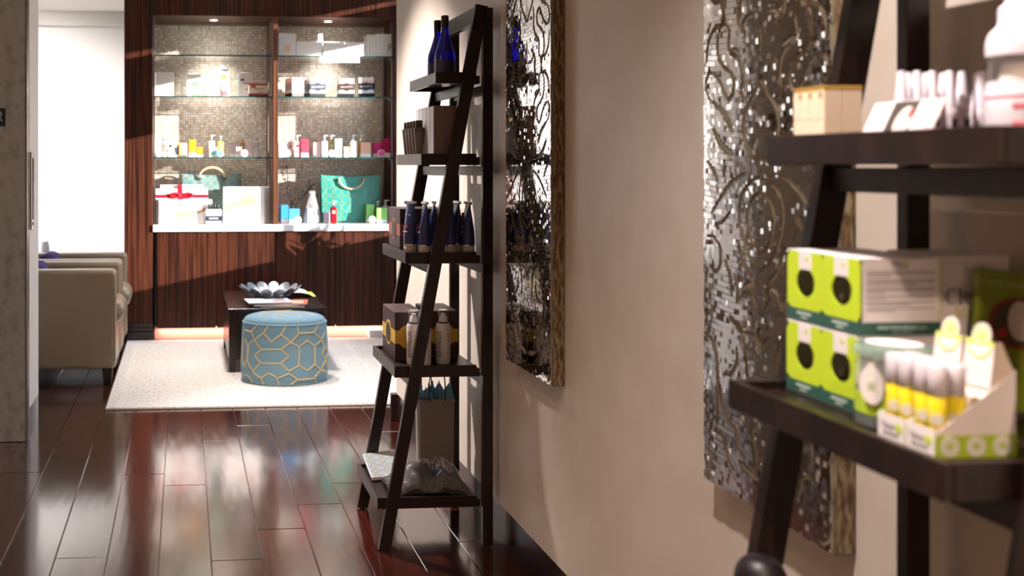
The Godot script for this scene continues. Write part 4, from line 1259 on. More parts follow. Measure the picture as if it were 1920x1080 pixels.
func ladder(label: String, d0: float) -> void:
	# d0: the near face of its near legs; 0.43 m wide
	var t := thing("ladder_shelf", label, "shelf", v(0, 0, d0 + 0.215), 0.0, "espresso ladder shelves")
	var zs := [0.205, -0.205]
	var lx := func(y: float) -> float:
		return 0.668 + 0.1815 * y
	for z in zs:
		var w := 0.042
		part("leg", prism([Vector2(lx.call(0.0), 0.006), Vector2(lx.call(0.0) + w, 0.006), Vector2(lx.call(1.885) + w, 1.882), Vector2(lx.call(1.885), 1.89)], z - 0.0105, z + 0.0105), M.espresso_post, t)
		part("post", cbox(0.036, 1.872, 0.021, 0.0015), M.espresso_post, t, Vector3(1.052, 0.006, z))
		part("foot", cyl(0.010, 0.006, 10), M.black_gloss, t, Vector3(lx.call(0.0) + 0.021, 0, z))
		part("foot", cyl(0.010, 0.006, 10), M.black_gloss, t, Vector3(1.052, 0, z))
	part("top_rail", cbox(0.020, 0.062, 0.388, 0.001), M.espresso, t, Vector3(lx.call(1.85) + 0.012, 1.824, 0), Vector3(0, 0, -10.3))
	var back := 1.030
	for s in SHELVES:
		var x0: float = s[0]
		var y: float = s[1]
		var w := back - x0
		var cx := (back + x0) / 2
		var board := part("shelf", cbox(w - 0.02, 0.012, 0.368, 0.0), M.espresso, t, Vector3(cx, y - TRAY - 0.012, 0))
		part("rim", cbox(0.012, 0.040, 0.388, 0.0015), M.espresso, board, Vector3(-w / 2 + 0.006, -0.016, 0))
		part("rim", cbox(0.012, 0.028, 0.388, 0.0015), M.espresso, board, Vector3(w / 2 - 0.006, -0.016, 0))
		for z in [0.1885, -0.1885]:
			part("rim", cbox(w - 0.0242, 0.040, 0.011, 0.0015), M.espresso, board, Vector3(0, -0.016, z))
		if y > 0.3:
			part("rail", cbox(0.016, 0.034, 0.388, 0.001), M.espresso, t, Vector3(lx.call(y - 0.06) + 0.021, y - 0.078, 0))
			part("rail", cbox(0.016, 0.034, 0.388, 0.001), M.espresso, t, Vector3(1.052, y - 0.078, 0))

func spray_can(label: String, at: Vector3, turn: float) -> void:
	var t := thing("spray_can", label, "spray can", at, turn, "white spray cans on the ladder shelf")
	var white := mat("#d9d3d2", 0.35)
	part("can_body", lathe([Vector2(0, 0), Vector2(0.024, 0), Vector2(0.0255, 0.004), Vector2(0.0255, 0.135), Vector2(0.022, 0.144), Vector2(0, 0.146)], 28), white, t)
	part("shoulder_ring", lathe([Vector2(0, 0), Vector2(0.0205, 0), Vector2(0.0205, 0.005), Vector2(0, 0.006)], 24), mat("#3a3a40", 0.4), t, Vector3(0, 0.144, 0))
	part("nozzle", lathe([Vector2(0, 0), Vector2(0.016, 0), Vector2(0.014, 0.018), Vector2(0.008, 0.024), Vector2(0.008, 0.03), Vector2(0, 0.03)], 18), white, t, Vector3(0, 0.148, 0))
	var cs := begin()
	lathe_into(cs, [Vector2(0.0195, 0), Vector2(0.0185, 0.038), Vector2(0.016, 0.042), Vector2(0, 0.043)], 24)
	part("clear_cap", cs.commit(), M.plastic, t, Vector3(0, 0.149, 0))
	lettering("BIOFREEZE", 0.019, mat("#26262c", 0.5), t, Vector3(-0.0185, 0.072, 0.0178), Vector3(0, -46, 90))
	for k in 4:
		part("printed_mark", cbox(0.003, 0.016, 0.001, 0.0), mat("#77747c", 0.5), t, Vector3(0.012, 0.030 + 0.022 * k, 0.0224), Vector3(0, 28, 0))

func blue_tube(label: String, at: Vector3, turn: float) -> void:
	# a squeeze tube standing on its cap, its crimped tail rolled in a metal key
	var t := thing("squeeze_tube", label, "tube", at, turn, "navy squeeze tubes on the ladder shelf")
	var navy := mat("#2c3468", 0.3)
	part("cap", cyl(0.0235, 0.030, 24, 0.002), mat("#b9b2a8", 0.35), t)
	part("silver_ring", cyl(0.0245, 0.004, 24), M.chrome, t, Vector3(0, 0.030, 0))
	var st := begin()
	var n := 20
	var rows := 8
	for i in rows:
		for j in n:
			var q := []
			for c in [[i, j], [i, j + 1], [i + 1, j + 1], [i + 1, j]]:
				var f: float = c[0] / float(rows)
				var a: float = TAU * c[1] / n
				var ry := lerpf(0.0245, 0.003, pow(f, 1.9))
				var rw := lerpf(0.0245, 0.026, f)
				q.append(Vector3(cos(a) * ry, 0.034 + f * 0.142, sin(a) * rw))
			st.set_smooth_group(0)
			for k in [0, 1, 2, 0, 2, 3]:
				st.add_vertex(q[k])
	st.generate_normals()
	part("tube_body", st.commit(), navy, t)
	part("key_roller", cyl(0.0065, 0.062, 14), M.chrome, t, Vector3(0, 0.180, -0.031), Vector3(90, 0, 0))
	part("printed_band", cbox(0.0012, 0.008, 0.022, 0.0), mat("#b04a3c", 0.5), t, Vector3(-0.0205, 0.092, 0), Vector3(0, 0, -8))
	part("printed_band", cbox(0.0012, 0.004, 0.026, 0.0), mat("#d8d4d0", 0.5), t, Vector3(-0.0225, 0.076, 0), Vector3(0, 0, -8))
	part("printed_band", cbox(0.0012, 0.006, 0.026, 0.0), mat("#d8d4d0", 0.5), t, Vector3(-0.0118, 0.134, 0), Vector3(0, 0, -9))

func banded_box(label: String, at: Vector3, band_hex: String, h: float, wx: float, wz: float) -> void:
	# brown gift box with a paper band and an oval seal on its left face
	var t := thing("banded_box", label, "gift box", at, 0.0, "brown banded gift boxes on the ladder shelf")
	part("body", cbox(wx, h, wz, 0.002), mat("#37201f", 0.5), t)
	part("band", cbox(wx + 0.001, h * 0.27, wz + 0.001, 0.0), mat(band_hex, 0.45), t, Vector3(0, h * 0.36, 0))
	var s := part("seal", cyl(0.5, 0.0012, 28), mat(band_hex, 0.45), t, Vector3(-wx / 2 - 0.0005, h * 0.5, 0), Vector3(0, 0, 90))
	s.scale = Vector3(h * 0.52, 1, h * 0.52)
	var s2 := part("seal_center", cyl(0.5, 0.0012, 28), mat("#1d1a1c", 0.5), t, Vector3(-wx / 2 - 0.0012, h * 0.5, 0), Vector3(0, 0, 90))
	s2.scale = Vector3(h * 0.41, 1, h * 0.41)
	for k in 3:
		part("printed_line", cbox(0.0004, h * [0.035, 0.02, 0.045][k], h * [0.26, 0.06, 0.28][k], 0.0), mat("#a89f96", 0.5), t, Vector3(-wx / 2 - 0.002, h * [0.56, 0.50, 0.41][k], 0))
	# the camera-side seal
	var s3 := part("seal", cyl(0.5, 0.0012, 28), mat(band_hex, 0.45), t, Vector3(0, h * 0.5, wz / 2 + 0.0005), Vector3(90, 0, 0))
	s3.scale = Vector3(h * 0.5, 1, h * 0.5)

func ladder_one_goods() -> void:
	var d := 3.28
	# blue bottles
	var prof := [Vector2(0, 0), Vector2(0.034, 0), Vector2(0.0365, 0.004), Vector2(0.0365, 0.075), Vector2(0.034, 0.092), Vector2(0.022, 0.128), Vector2(0.0135, 0.158), Vector2(0.012, 0.178), Vector2(0, 0.179)]
	var bm := lathe(smooth_path(prof.slice(0, 4), 1) + smooth_path(prof.slice(4, 8), 4) + [prof[8]], 32)
	for k in 2:
		var t := thing("blue_bottle", ["cobalt blue glass bottle with black cap, nearer one", "cobalt blue glass bottle with black cap, partly hidden behind the other"][k], "bottle", v([0.926, 0.930][k], 1.6436, [3.375, 3.49][k]), 0.0, "cobalt bottles on the top ladder shelf")
		part("glass_body", bm, M.blue_glass, t)
		part("cap", cyl(0.0135, 0.040, 20, 0.001), M.black_gloss, t, Vector3(0, 0.179, 0))
		part("label_patch", lathe([Vector2(0.0372, 0.008), Vector2(0.0372, 0.058)], 32), mat("#2a2350", 0.4), t)
	# taupe tubes and cartons on the second shelf
	var taupe := mat("#7e7168", 0.5)
	for k in 5:
		var x := 0.812 + 0.0 * k
		var tt := thing("taupe_tube", "%s taupe tube with brown cap in the row on second ladder shelf" % ["nearest", "second", "third", "fourth", "farthest"][k], "tube", v(0.853, 1.3596, 3.46 + 0.046 * k), 0.0, "taupe tubes on the second ladder shelf")
		part("tube_body", lathe([Vector2(0, 0), Vector2(0.010, 0), Vector2(0.0185, 0.085), Vector2(0.019, 0.088), Vector2(0.019, 0.106), Vector2(0, 0.106)], 20, 1.0, 0.9), taupe, tt)
		part("collar", cyl(0.0195, 0.018, 20), mat("#5d564c", 0.5), tt, Vector3(0, 0.090, 0))
		part("cap", cyl(0.0135, 0.026, 18, 0.001), mat("#3c2312", 0.35), tt, Vector3(0, 0.108, 0))
	for k in 2:
		var c := thing("taupe_carton", ["tall taupe carton with white spine, left of the pair", "tall taupe carton with barcode, right of the pair"][k], "box", v(0.894 + 0.041 * k, 1.3596, 3.355), 0.0, "taupe cartons on the second ladder shelf")
		part("body", cbox(0.040, 0.180, 0.05, 0.001), mat("#7d6a62", 0.55), c)
		if k == 0:
			part("spine", cbox(0.001, 0.176, 0.048, 0.0), mat("#d9dade", 0.5), c, Vector3(-0.0203, 0.002, 0))
		else:
			for j in 5:
				part("barcode_bar", cbox(0.014, 0.002 + 0.001 * (j % 2), 0.0006, 0.0), mat("#3b2c28", 0.6), c, Vector3(0.010, 0.010 + 0.005 * j, 0.0252))
			part("printed_line", cbox(0.002, 0.045, 0.0006, 0.0), mat("#5e4c46", 0.6), c, Vector3(-0.012, 0.014, 0.0252))
	for k in 4:
		var c := thing("taupe_carton", "%s taupe carton in the row behind the front pair" % ["first", "second", "third", "rearmost"][k], "box", v(0.894, 1.3596, 3.408 + 0.052 * k), 0.0, "taupe cartons on the second ladder shelf")
		part("body", cbox(0.040, 0.180, 0.05, 0.001), mat("#7d6a62", 0.55), c)
		part("spine", cbox(0.001, 0.176, 0.048, 0.0), mat("#d9dade", 0.5), c, Vector3(-0.0203, 0.002, 0))
	# third shelf
	banded_box("brown gift box with copper band on the middle ladder shelf", v(0.885, 1.0166, 3.565), "#93492f", 0.155, 0.20, 0.19)
	var tubes := [[0.806, 3.395, 20.0, "leftmost"], [0.846, 3.345, 0.0, "second from left"], [0.893, 3.40, -10.0, "third from left"], [0.936, 3.35, 0.0, "fourth from left"], [0.977, 3.405, 5.0, "fifth from left"], [1.000, 3.345, 0.0, "rightmost"]]
	for s in tubes:
		blue_tube("navy squeeze tube rolled in a metal key, %s" % s[3], v(s[0], 1.0166, s[1]), s[2])
	for k in 2:
		var c := thing("wrapped_brush", ["clear wrapped red brush leaning at the right of navy tubes", "clear wrapped red brush between the navy tubes"][k], "brush", v([1.006, 0.945][k], 1.0166, 3.45), 0.0)
		part("handle", cbox(0.024, 0.13, 0.012, 0.003), mat("#5a1a18", 0.5), c, Vector3(0.0, 0.012, 0.006), Vector3(0, 0, -6))
		part("plastic_wrap", cbox(0.034, 0.152, 0.02, 0.004), M.plastic, c, Vector3(0, 0.003, 0.006), Vector3(0, 0, -6))
	# fourth shelf
	banded_box("brown gift box with yellow band at left of fourth shelf", v(0.812, 0.6216, 3.545), "#c9a234", 0.178, 0.105, 0.22)
	banded_box("brown gift box with yellow band behind the single spray can", v(0.942, 0.6216, 3.555), "#c9a234", 0.178, 0.11, 0.20)
	spray_can("left white spray can beside the leaning ladder leg", v(0.818, 0.6216, 3.395), 0.0)
	spray_can("white spray can half hidden behind the leaning leg", v(0.842, 0.6216, 3.345), 0.0)
	spray_can("single white spray can standing free on the fourth shelf", v(0.926, 0.6216, 3.40), 0.0)
	# bottom shelf: paper bag, patterned leaflet, wrapped clothes
	var b := thing("paper_bag", "grey paper gift bag with blue tissue on the bottom ladder shelf", "bag", v(0.955, 0.1666, 3.625))
	part("bag_body", prism([Vector2(-0.064, 0), Vector2(0.064, 0), Vector2(0.066, 0.275), Vector2(-0.066, 0.275)], -0.035, 0.035), M.paper_bag, b)
	rng.seed = 4
	for k in 7:
		var a := rng.randf_range(-0.5, 0.5)
		var x := -0.045 + 0.016 * k
		part("tissue", prism([Vector2(-0.028, -0.02), Vector2(0.03, -0.02), Vector2(0.022 + 0.02 * a, 0.045 + 0.02 * rng.randf()), Vector2(-0.004, 0.03), Vector2(-0.02 + 0.02 * a, 0.05 + 0.03 * rng.randf())], -0.001, 0.001), M.tissue, b, Vector3(x, 0.27, rng.randf_range(-0.02, 0.02)), Vector3(rng.randf_range(-20, 20), rng.randf_range(-50, 50), rng.randf_range(-15, 15)))
	part("bag_handle", tube(smooth_path([Vector3(-0.03, 0.27, 0.036), Vector3(-0.028, 0.36, 0.036), Vector3(0, 0.385, 0.036), Vector3(0.028, 0.36, 0.036), Vector3(0.03, 0.27, 0.036)], 4), 0.0022, 6), mat("#3a2820", 0.7), b)
	part("bag_handle", tube(smooth_path([Vector3(-0.05, 0.27, -0.02), Vector3(-0.046, 0.36, -0.02), Vector3(-0.03, 0.385, -0.02), Vector3(-0.01, 0.36, -0.02), Vector3(-0.008, 0.27, -0.02)], 4), 0.0022, 6), mat("#3a2820", 0.7), b)
	part("fold_line", cbox(0.128, 0.0012, 0.0006, 0.0), mat("#6c635a", 0.8), b, Vector3(0, 0.10, 0.0352))
	var lf := thing("patterned_leaflet", "pale blue and yellow patterned leaflet on the bottom shelf corner", "leaflet", v(0.748, 0.176, 3.595), 0.0)
	var lm := StandardMaterial3D.new()
	lm.albedo_texture = lattice("#7c868c", "#6a5010")
	lm.uv1_scale = Vector3(1.4, 2.2, 1)
	lm.roughness = 0.35
	var pq := PlaneMesh.new()
	pq.size = Vector2(0.118, 0.18)
	part("printed_sheet", pq, lm, lf, Vector3(0, 0.0315, 0), Vector3(10, 0, 6))
	part("booklet", cbox(0.12, 0.014, 0.182, 0.001), mat("#c9ccd0", 0.5), lf, Vector3(0, 0.016, 0), Vector3(10, 0, 6))
	wrapped_pile()

func wrapped_pile() -> void:
	var t := thing("wrapped_clothes", "heap of dark clothes in crinkled clear plastic on the bottom shelf", "clothes", v(0.868, 0.1666, 3.40))
	var fn := FastNoiseLite.new()
	fn.seed = 12
	fn.frequency = 14.0
	fn.fractal_octaves = 3
	var ridge := FastNoiseLite.new()
	ridge.seed = 5
	ridge.frequency = 8.0
	ridge.fractal_type = FastNoiseLite.FRACTAL_RIDGED
	ridge.fractal_octaves = 1
	for layer in 2:
		var st := begin()
		var nx := 56
		var nz := 40
		var pt := func(i: int, j: int) -> Vector3:
			var x := lerpf(-0.145, 0.145, i / float(nx))
			var z := lerpf(-0.115, 0.080, j / float(nz))
			var ex := 1.0 - pow(absf(x) / 0.148, 3.0)
			var ez := 1.0 - pow(absf(z + 0.0175) / 0.099, 4.0)
			var h := 0.092 * pow(maxf(0.0, ex * ez), 0.55) * (1.0 - 0.35 * smoothstep(0.02, 0.14, x)) * (1.0 - 0.25 * smoothstep(-0.05, -0.14, x))
			h *= 0.82 + 0.25 * fn.get_noise_2d(x, z)
			if layer == 1:
				h = h * 1.04 + 0.003 + 0.030 * maxf(0.0, ridge.get_noise_2d(x + z * 0.6, z * 0.5 - x * 0.2)) * minf(1.0, h * 40.0) + 0.007 * absf(fn.get_noise_2d(x * 1.6 + 3.0, z * 2.4)) * minf(1.0, h * 40.0)
			return Vector3(x, maxf(0.0015, h), z)
		for i in nx:
			for j in nz:
				var q := [pt.call(i, j), pt.call(i + 1, j), pt.call(i + 1, j + 1), pt.call(i, j + 1)]
				st.set_smooth_group(0)
				for k in [0, 1, 2, 0, 2, 3]:
					st.add_vertex(q[k])
		st.generate_normals()
		if layer == 0:
			part("folded_clothes", st.commit(), grained(noise_tex(0.02, [[0.0, "#0c0a0b"], [0.5, "#171314"], [0.62, "#4a1a26"], [0.68, "#171415"], [1.0, "#221e20"]], false, 4.0, 99, 3), Vector3(6, 6, 6), 0.9, false), t)
		else:
			part("plastic_wrap", st.commit(), M.plastic, t)

# ---------------------------------------------------------------- mirror mosaic panels
func mosaic_panel(label: String, d: float) -> Node3D:
	var t := thing("mosaic_panel", label, "wall panel", v(WALL_X, 0.69, d), -90.0, "mirror mosaic panels on the corridor wall")
	var w := 0.396
	var h := 1.31
	part("frame_edge", cbox(w, h, 0.036, 0.003), M.gilded, t, Vector3(0, 0, 0.0185))
	part("backing", cbox(w - 0.006, h - 0.006, 0.003, 0.001), M.resin, t, Vector3(0, 0.003, 0.0375))
	# channels between the mirrored islands, drawn on one half and mirrored
	var curves := []
	for c in MOSAIC_CHANNELS:
		var pts := []
		for i in range(1, c.size(), 2):
			pts.append(Vector2(c[i], c[i + 1]))
		curves.append([float(c[0]), smooth_path(pts, 6)])
		var flip := pts.filter(func(p): return p.y > 560)
		if flip.size() == pts.size():
			curves.append([float(c[0]), smooth_path(pts.map(func(p): return Vector2(p.x, 1880 - p.y)), 6)])
	var gw := 104
	var gh := 660
	var mask := PackedByteArray()
	mask.resize(gw * gh)
	var beads := begin()
	for c in curves:
		var hw: float = c[0] * 0.5 + 1.2
		var path: Array = c[1]
		var left := []
		var right := []
		for i in path.size():
			var p: Vector2 = path[i]
			var tn: Vector2 = (path[mini(i + 1, path.size() - 1)] - path[maxi(i - 1, 0)]).normalized()
			var taper := 0.45 + 0.55 * sin(PI * clampf((i + 1.0) / (path.size() + 1.0), 0.0, 1.0))
			var rr := hw * taper
			var nn := Vector2(-tn.y, tn.x) * rr
			left.append(p + nn)
			right.append(p - nn)
			var steps := 1
			if i < path.size() - 1:
				steps = maxi(1, int(p.distance_to(path[i + 1]) / 2.0))
			for s in steps:
				var q := p if steps == 1 else p.lerp(path[i + 1], s / float(steps))
				var ri := int(rr / 2.0) + 2
				var cx := int(q.x / 2.0)
				var cy := int(q.y / 2.0)
				for a in range(maxi(0, cx - ri), mini(gw, cx + ri + 1)):
					for b in range(maxi(0, cy - ri), mini(gh, cy + ri + 1)):
						if Vector2(a * 2.0 + 1.0, b * 2.0 + 1.0).distance_to(q) < rr + 0.8:
							mask[a * gh + b] = 1
		for line in [left, right]:
			for sgn in [-1.0, 1.0]:
				var pp := []
				for p in line:
					if p.x > 0 and p.x < 194 and p.y > 2 and p.y < 1306:
						pp.append(Vector3(sgn * p.x / 1000.0, p.y / 1000.0, 0.0413))
				tube_into(beads, pp, 0.0009, 4)
	var blocked := func(x: float, y: float) -> bool:
		var a := int(absf(x) * 500.0)
		var b := int(y * 500.0)
		return a >= 97 or b < 2 or b >= 653 or mask[a * gh + b] == 1
	rng.seed = 23
	var st := begin()
	var tile := func(c: Vector2, sx: float, sy: float, rot: float) -> void:
		var z := 0.0416
		var ta := rng.randfn(0.0, 0.004)
		var tb := rng.randfn(0.0, 0.004)
		if rng.randf() < 0.16:
			ta *= 18.0
			tb *= 18.0
		var top := []
		var bot := []
		for q in [[-1, -1], [1, -1], [1, 1], [-1, 1]]:
			var o := Vector2(q[0] * sx * rng.randf_range(0.95, 1.0), q[1] * sy * rng.randf_range(0.95, 1.0)).rotated(rot)
			top.append(Vector3(c.x + o.x, c.y + o.y, z + o.x * ta + o.y * tb))
			bot.append(Vector3(c.x + o.x, c.y + o.y, 0.0402))
		for k in 4:
			var m: Vector3 = (top[k] + top[(k + 1) % 4]) / 2 - Vector3(c.x, c.y, z)
			face(st, [top[k], top[(k + 1) % 4], bot[(k + 1) % 4], bot[k]], Vector3(m.x, m.y, 0))
		face(st, top, Vector3(0, 0, 1))
	var px := 0.0088
	var py := 0.0105
	for j in int(h / py) + 1:
		for i in range(-24, 25):
			var x := (i + 0.5 * (j % 2)) * px
			var y := (j + 0.5) * py + 0.004 * sin(absf(x) * 30.0 + j * 0.25)
			x += 0.003 * sin(y * 24.0) * signf(x)
			var rot := 0.12 * cos(absf(x) * 30.0 + j * 0.25) * signf(x)
			var hx := px * 0.492
			var hy := py * 0.492
			var free := true
			for q in [[0, 0], [-1, -1], [1, -1], [1, 1], [-1, 1]]:
				if blocked.call(x + q[0] * hx * 0.8, y + q[1] * hy * 0.8):
					free = false
			if free:
				tile.call(Vector2(x, y), hx, hy, rot)
			else:
				for q in [[-0.5, -0.5], [0.5, -0.5], [0.5, 0.5], [-0.5, 0.5]]:
					var sx2: float = x + q[0] * hx
					var sy2: float = y + q[1] * hy
					if not blocked.call(sx2, sy2):
						tile.call(Vector2(sx2, sy2), hx * 0.47, hy * 0.47, rot)
	var tiles := part("mirror_tiles", st.commit(), M.mirror, t)
	tiles.set_meta("kind", "stuff")
	var bd := part("bronze_outlines", beads.commit(), M.bronze, t)
	bd.set_meta("kind", "stuff")
	return t

func panels() -> void:
	var a := mosaic_panel("tall mirror mosaic wall panel behind the nearer ladder shelf", 1.7015)
	var b: Node3D = a.duplicate()
	b.name = numbered("mosaic_panel")
	add_child(b)
	b.position = v(WALL_X, 0.69, 2.9165)
	b.set_meta("label", "tall mirror mosaic wall panel beside the farther ladder shelf")

# ---------------------------------------------------------------- goods on the nearer ladder
func lime_carton(label: String, at: Vector3, with_text: bool) -> void:
	# 0.106 (x) by 0.098 by 0.075 (z); the left face has a round window
	var t := thing("lime_carton", label, "box", at, 0.0, "lime boxes with round windows")
	var w := 0.106
	var h := 0.0975
	var d := 0.0745
	var lime := mat("#c2dc2e", 0.45)
	var teal := mat("#2f5a4e", 0.45)
	var white := mat("#e8e2e2", 0.5)
	var card := 0.0015
	part("bottom", cbox(w, card, d, 0.0), white, t)
	part("top_flap", cbox(w, card, d, 0.0), white, t, Vector3(0, h - card, 0))
	part("wall_panel", cbox(w - 0.004, h - 2 * card, card, 0.0), white, t, Vector3(0.001, card, d / 2 - card / 2))
	part("wall_panel", cbox(w - 0.004, h - 2 * card, card, 0.0), white, t, Vector3(0.001, card, -d / 2 + card / 2))
	part("wall_panel", cbox(card, h - 2 * card, d, 0.0), lime, t, Vector3(w / 2 - card / 2, card, 0))
	part("inner_tray", cbox(card, h - 2 * card, d - 0.006, 0.0), mat("#4a4a18", 0.8), t, Vector3(w / 2 - 0.012, card, 0))
	# front with hole, in the local plane x = -w/2
	var st := begin()
	var r := 0.0195
	var c := Vector2(0.002, 0.054)
	var n := 28
	for k in n:
		var a0 := TAU * k / n
		var a1 := TAU * (k + 1) / n
		var pts := []
		for a in [a0, a1]:
			var dir := Vector2(cos(a), sin(a))
			var sx := (d / 2 - c.x) / dir.x if dir.x > 1e-6 else ((-d / 2 - c.x) / dir.x if dir.x < -1e-6 else 1e9)
			var sy := (h - card - c.y) / dir.y if dir.y > 1e-6 else ((0.0175 - c.y) / dir.y if dir.y < -1e-6 else 1e9)
			pts.append([c + dir * r, c + dir * minf(sx, sy)])
		for x in [-w / 2, -w / 2 + card]:
			face(st, [Vector3(x, pts[0][0].y, pts[0][0].x), Vector3(x, pts[1][0].y, pts[1][0].x), Vector3(x, pts[1][1].y, pts[1][1].x), Vector3(x, pts[0][1].y, pts[0][1].x)], Vector3(-1 if x < -w / 2 + 0.0001 else 1, 0, 0))
		face(st, [Vector3(-w / 2, pts[0][0].y, pts[0][0].x), Vector3(-w / 2, pts[1][0].y, pts[1][0].x), Vector3(-w / 2 + card, pts[1][0].y, pts[1][0].x), Vector3(-w / 2 + card, pts[0][0].y, pts[0][0].x)], Vector3(0, c.y - pts[0][0].y, c.x - pts[0][0].x))
	part("window_panel", st.commit(), lime, t)
	part("foot_band", cbox(w + 0.0008, 0.0165, d + 0.0008, 0.0), teal, t, Vector3(0, 0.001, 0))
	part("white_strip", cbox(0.0006, 0.024, 0.026, 0.0), white, t, Vector3(-w / 2 - 0.0002, 0.072, 0.002))
	part("logo_leaf", cyl(0.003, 0.0006, 12), lime, t, Vector3(-w / 2 - 0.0004, 0.087, 0.006), Vector3(0, 0, 90))
	part("printed_line", cbox(0.0005, 0.003, 0.030, 0.0), mat("#b9c9c0", 0.6), t, Vector3(-w / 2 - 0.0007, 0.010, 0))
	part("printed_line", cbox(0.0005, 0.002, 0.014, 0.0), mat("#b9c9c0", 0.6), t, Vector3(-w / 2 - 0.0007, 0.005, 0))
	var j := part("jar", lathe([Vector2(0, 0), Vector2(0.016, 0), Vector2(0.016, 0.018), Vector2(0, 0.018)], 20), mat("#d6dc4a", 0.3), t, Vector3(-0.026, 0.033, 0.008))
	part("jar_lid", lathe([Vector2(0, 0), Vector2(0.0165, 0), Vector2(0.0165, 0.007), Vector2(0.012, 0.012), Vector2(0, 0.014)], 20), mat("#3b3428", 0.3), j, Vector3(0, 0.018, 0))
	part("jar_stand", cbox(0.04, 0.031, 0.05, 0.0), mat("#4a4a18", 0.8), t, Vector3(-0.02, 0.0016, 0))
	if with_text:
		var ink := mat("#6e676a", 0.7)
		rng.seed = 31
		var y := 0.0805
		for para in [3, 3, 3, 2, 2, 2]:
			for ln in para:
				var full := 0.090 if ln < para - 1 else rng.randf_range(0.02, 0.07)
				part("text_line", cbox(full, 0.0011, 0.0004, 0.0), ink, t, Vector3(-0.045 + full / 2, y, d / 2))
				y -= 0.0029
			y -= 0.0017
		lettering("www.clearmyhead.com", 0.0062, mat("#b9c9c0", 0.6), t, Vector3(0.002, 0.0108, d / 2 + 0.0007))
		lettering("Made in the USA", 0.0036, mat("#9fb3a8", 0.6), t, Vector3(0.002, 0.0052, d / 2 + 0.0007))
		lettering("Clear", 0.0062, ink, t, Vector3(-0.004, 0.0915, d / 2 + 0.0003), Vector3.ZERO, true)
		lettering("Head", 0.0052, ink, t, Vector3(0.004, 0.0875, d / 2 + 0.0003), Vector3.ZERO, true)
		part("logo_leaf", cyl(0.0032, 0.0005, 14), lime, t, Vector3(0.0075, 0.0922, d / 2), Vector3(90, 0, 0))
	else:
		part("thumb_notch", tube(range(13).map(func(k): return Vector3(cos(PI * k / 12) * 0.011, h - 0.003 - sin(PI * k / 12) * 0.010, d / 2 + 0.0001)), 0.0005, 4), mat("#bdb2b0", 0.6), t)

func roll_on(label: String, at: Vector3) -> void:
	var t := thing("roll_on_bottle", label, "bottle", at, 0.0, "yellow roll-on bottles in the display trays")
	part("bottle", cyl(0.0088, 0.052, 20, 0.001), mat("#e6d228", 0.12), t)
	part("label_roundel", cyl(0.0062, 0.003, 18), mat("#d8d2c0", 0.5), t, Vector3(-0.0046, 0.028, 0.0046), Vector3(90, -45, 0))
	part("cap", cyl(0.0094, 0.034, 20, 0.0015), mat("#cfc8ce", 0.35), t, Vector3(0, 0.052, 0))

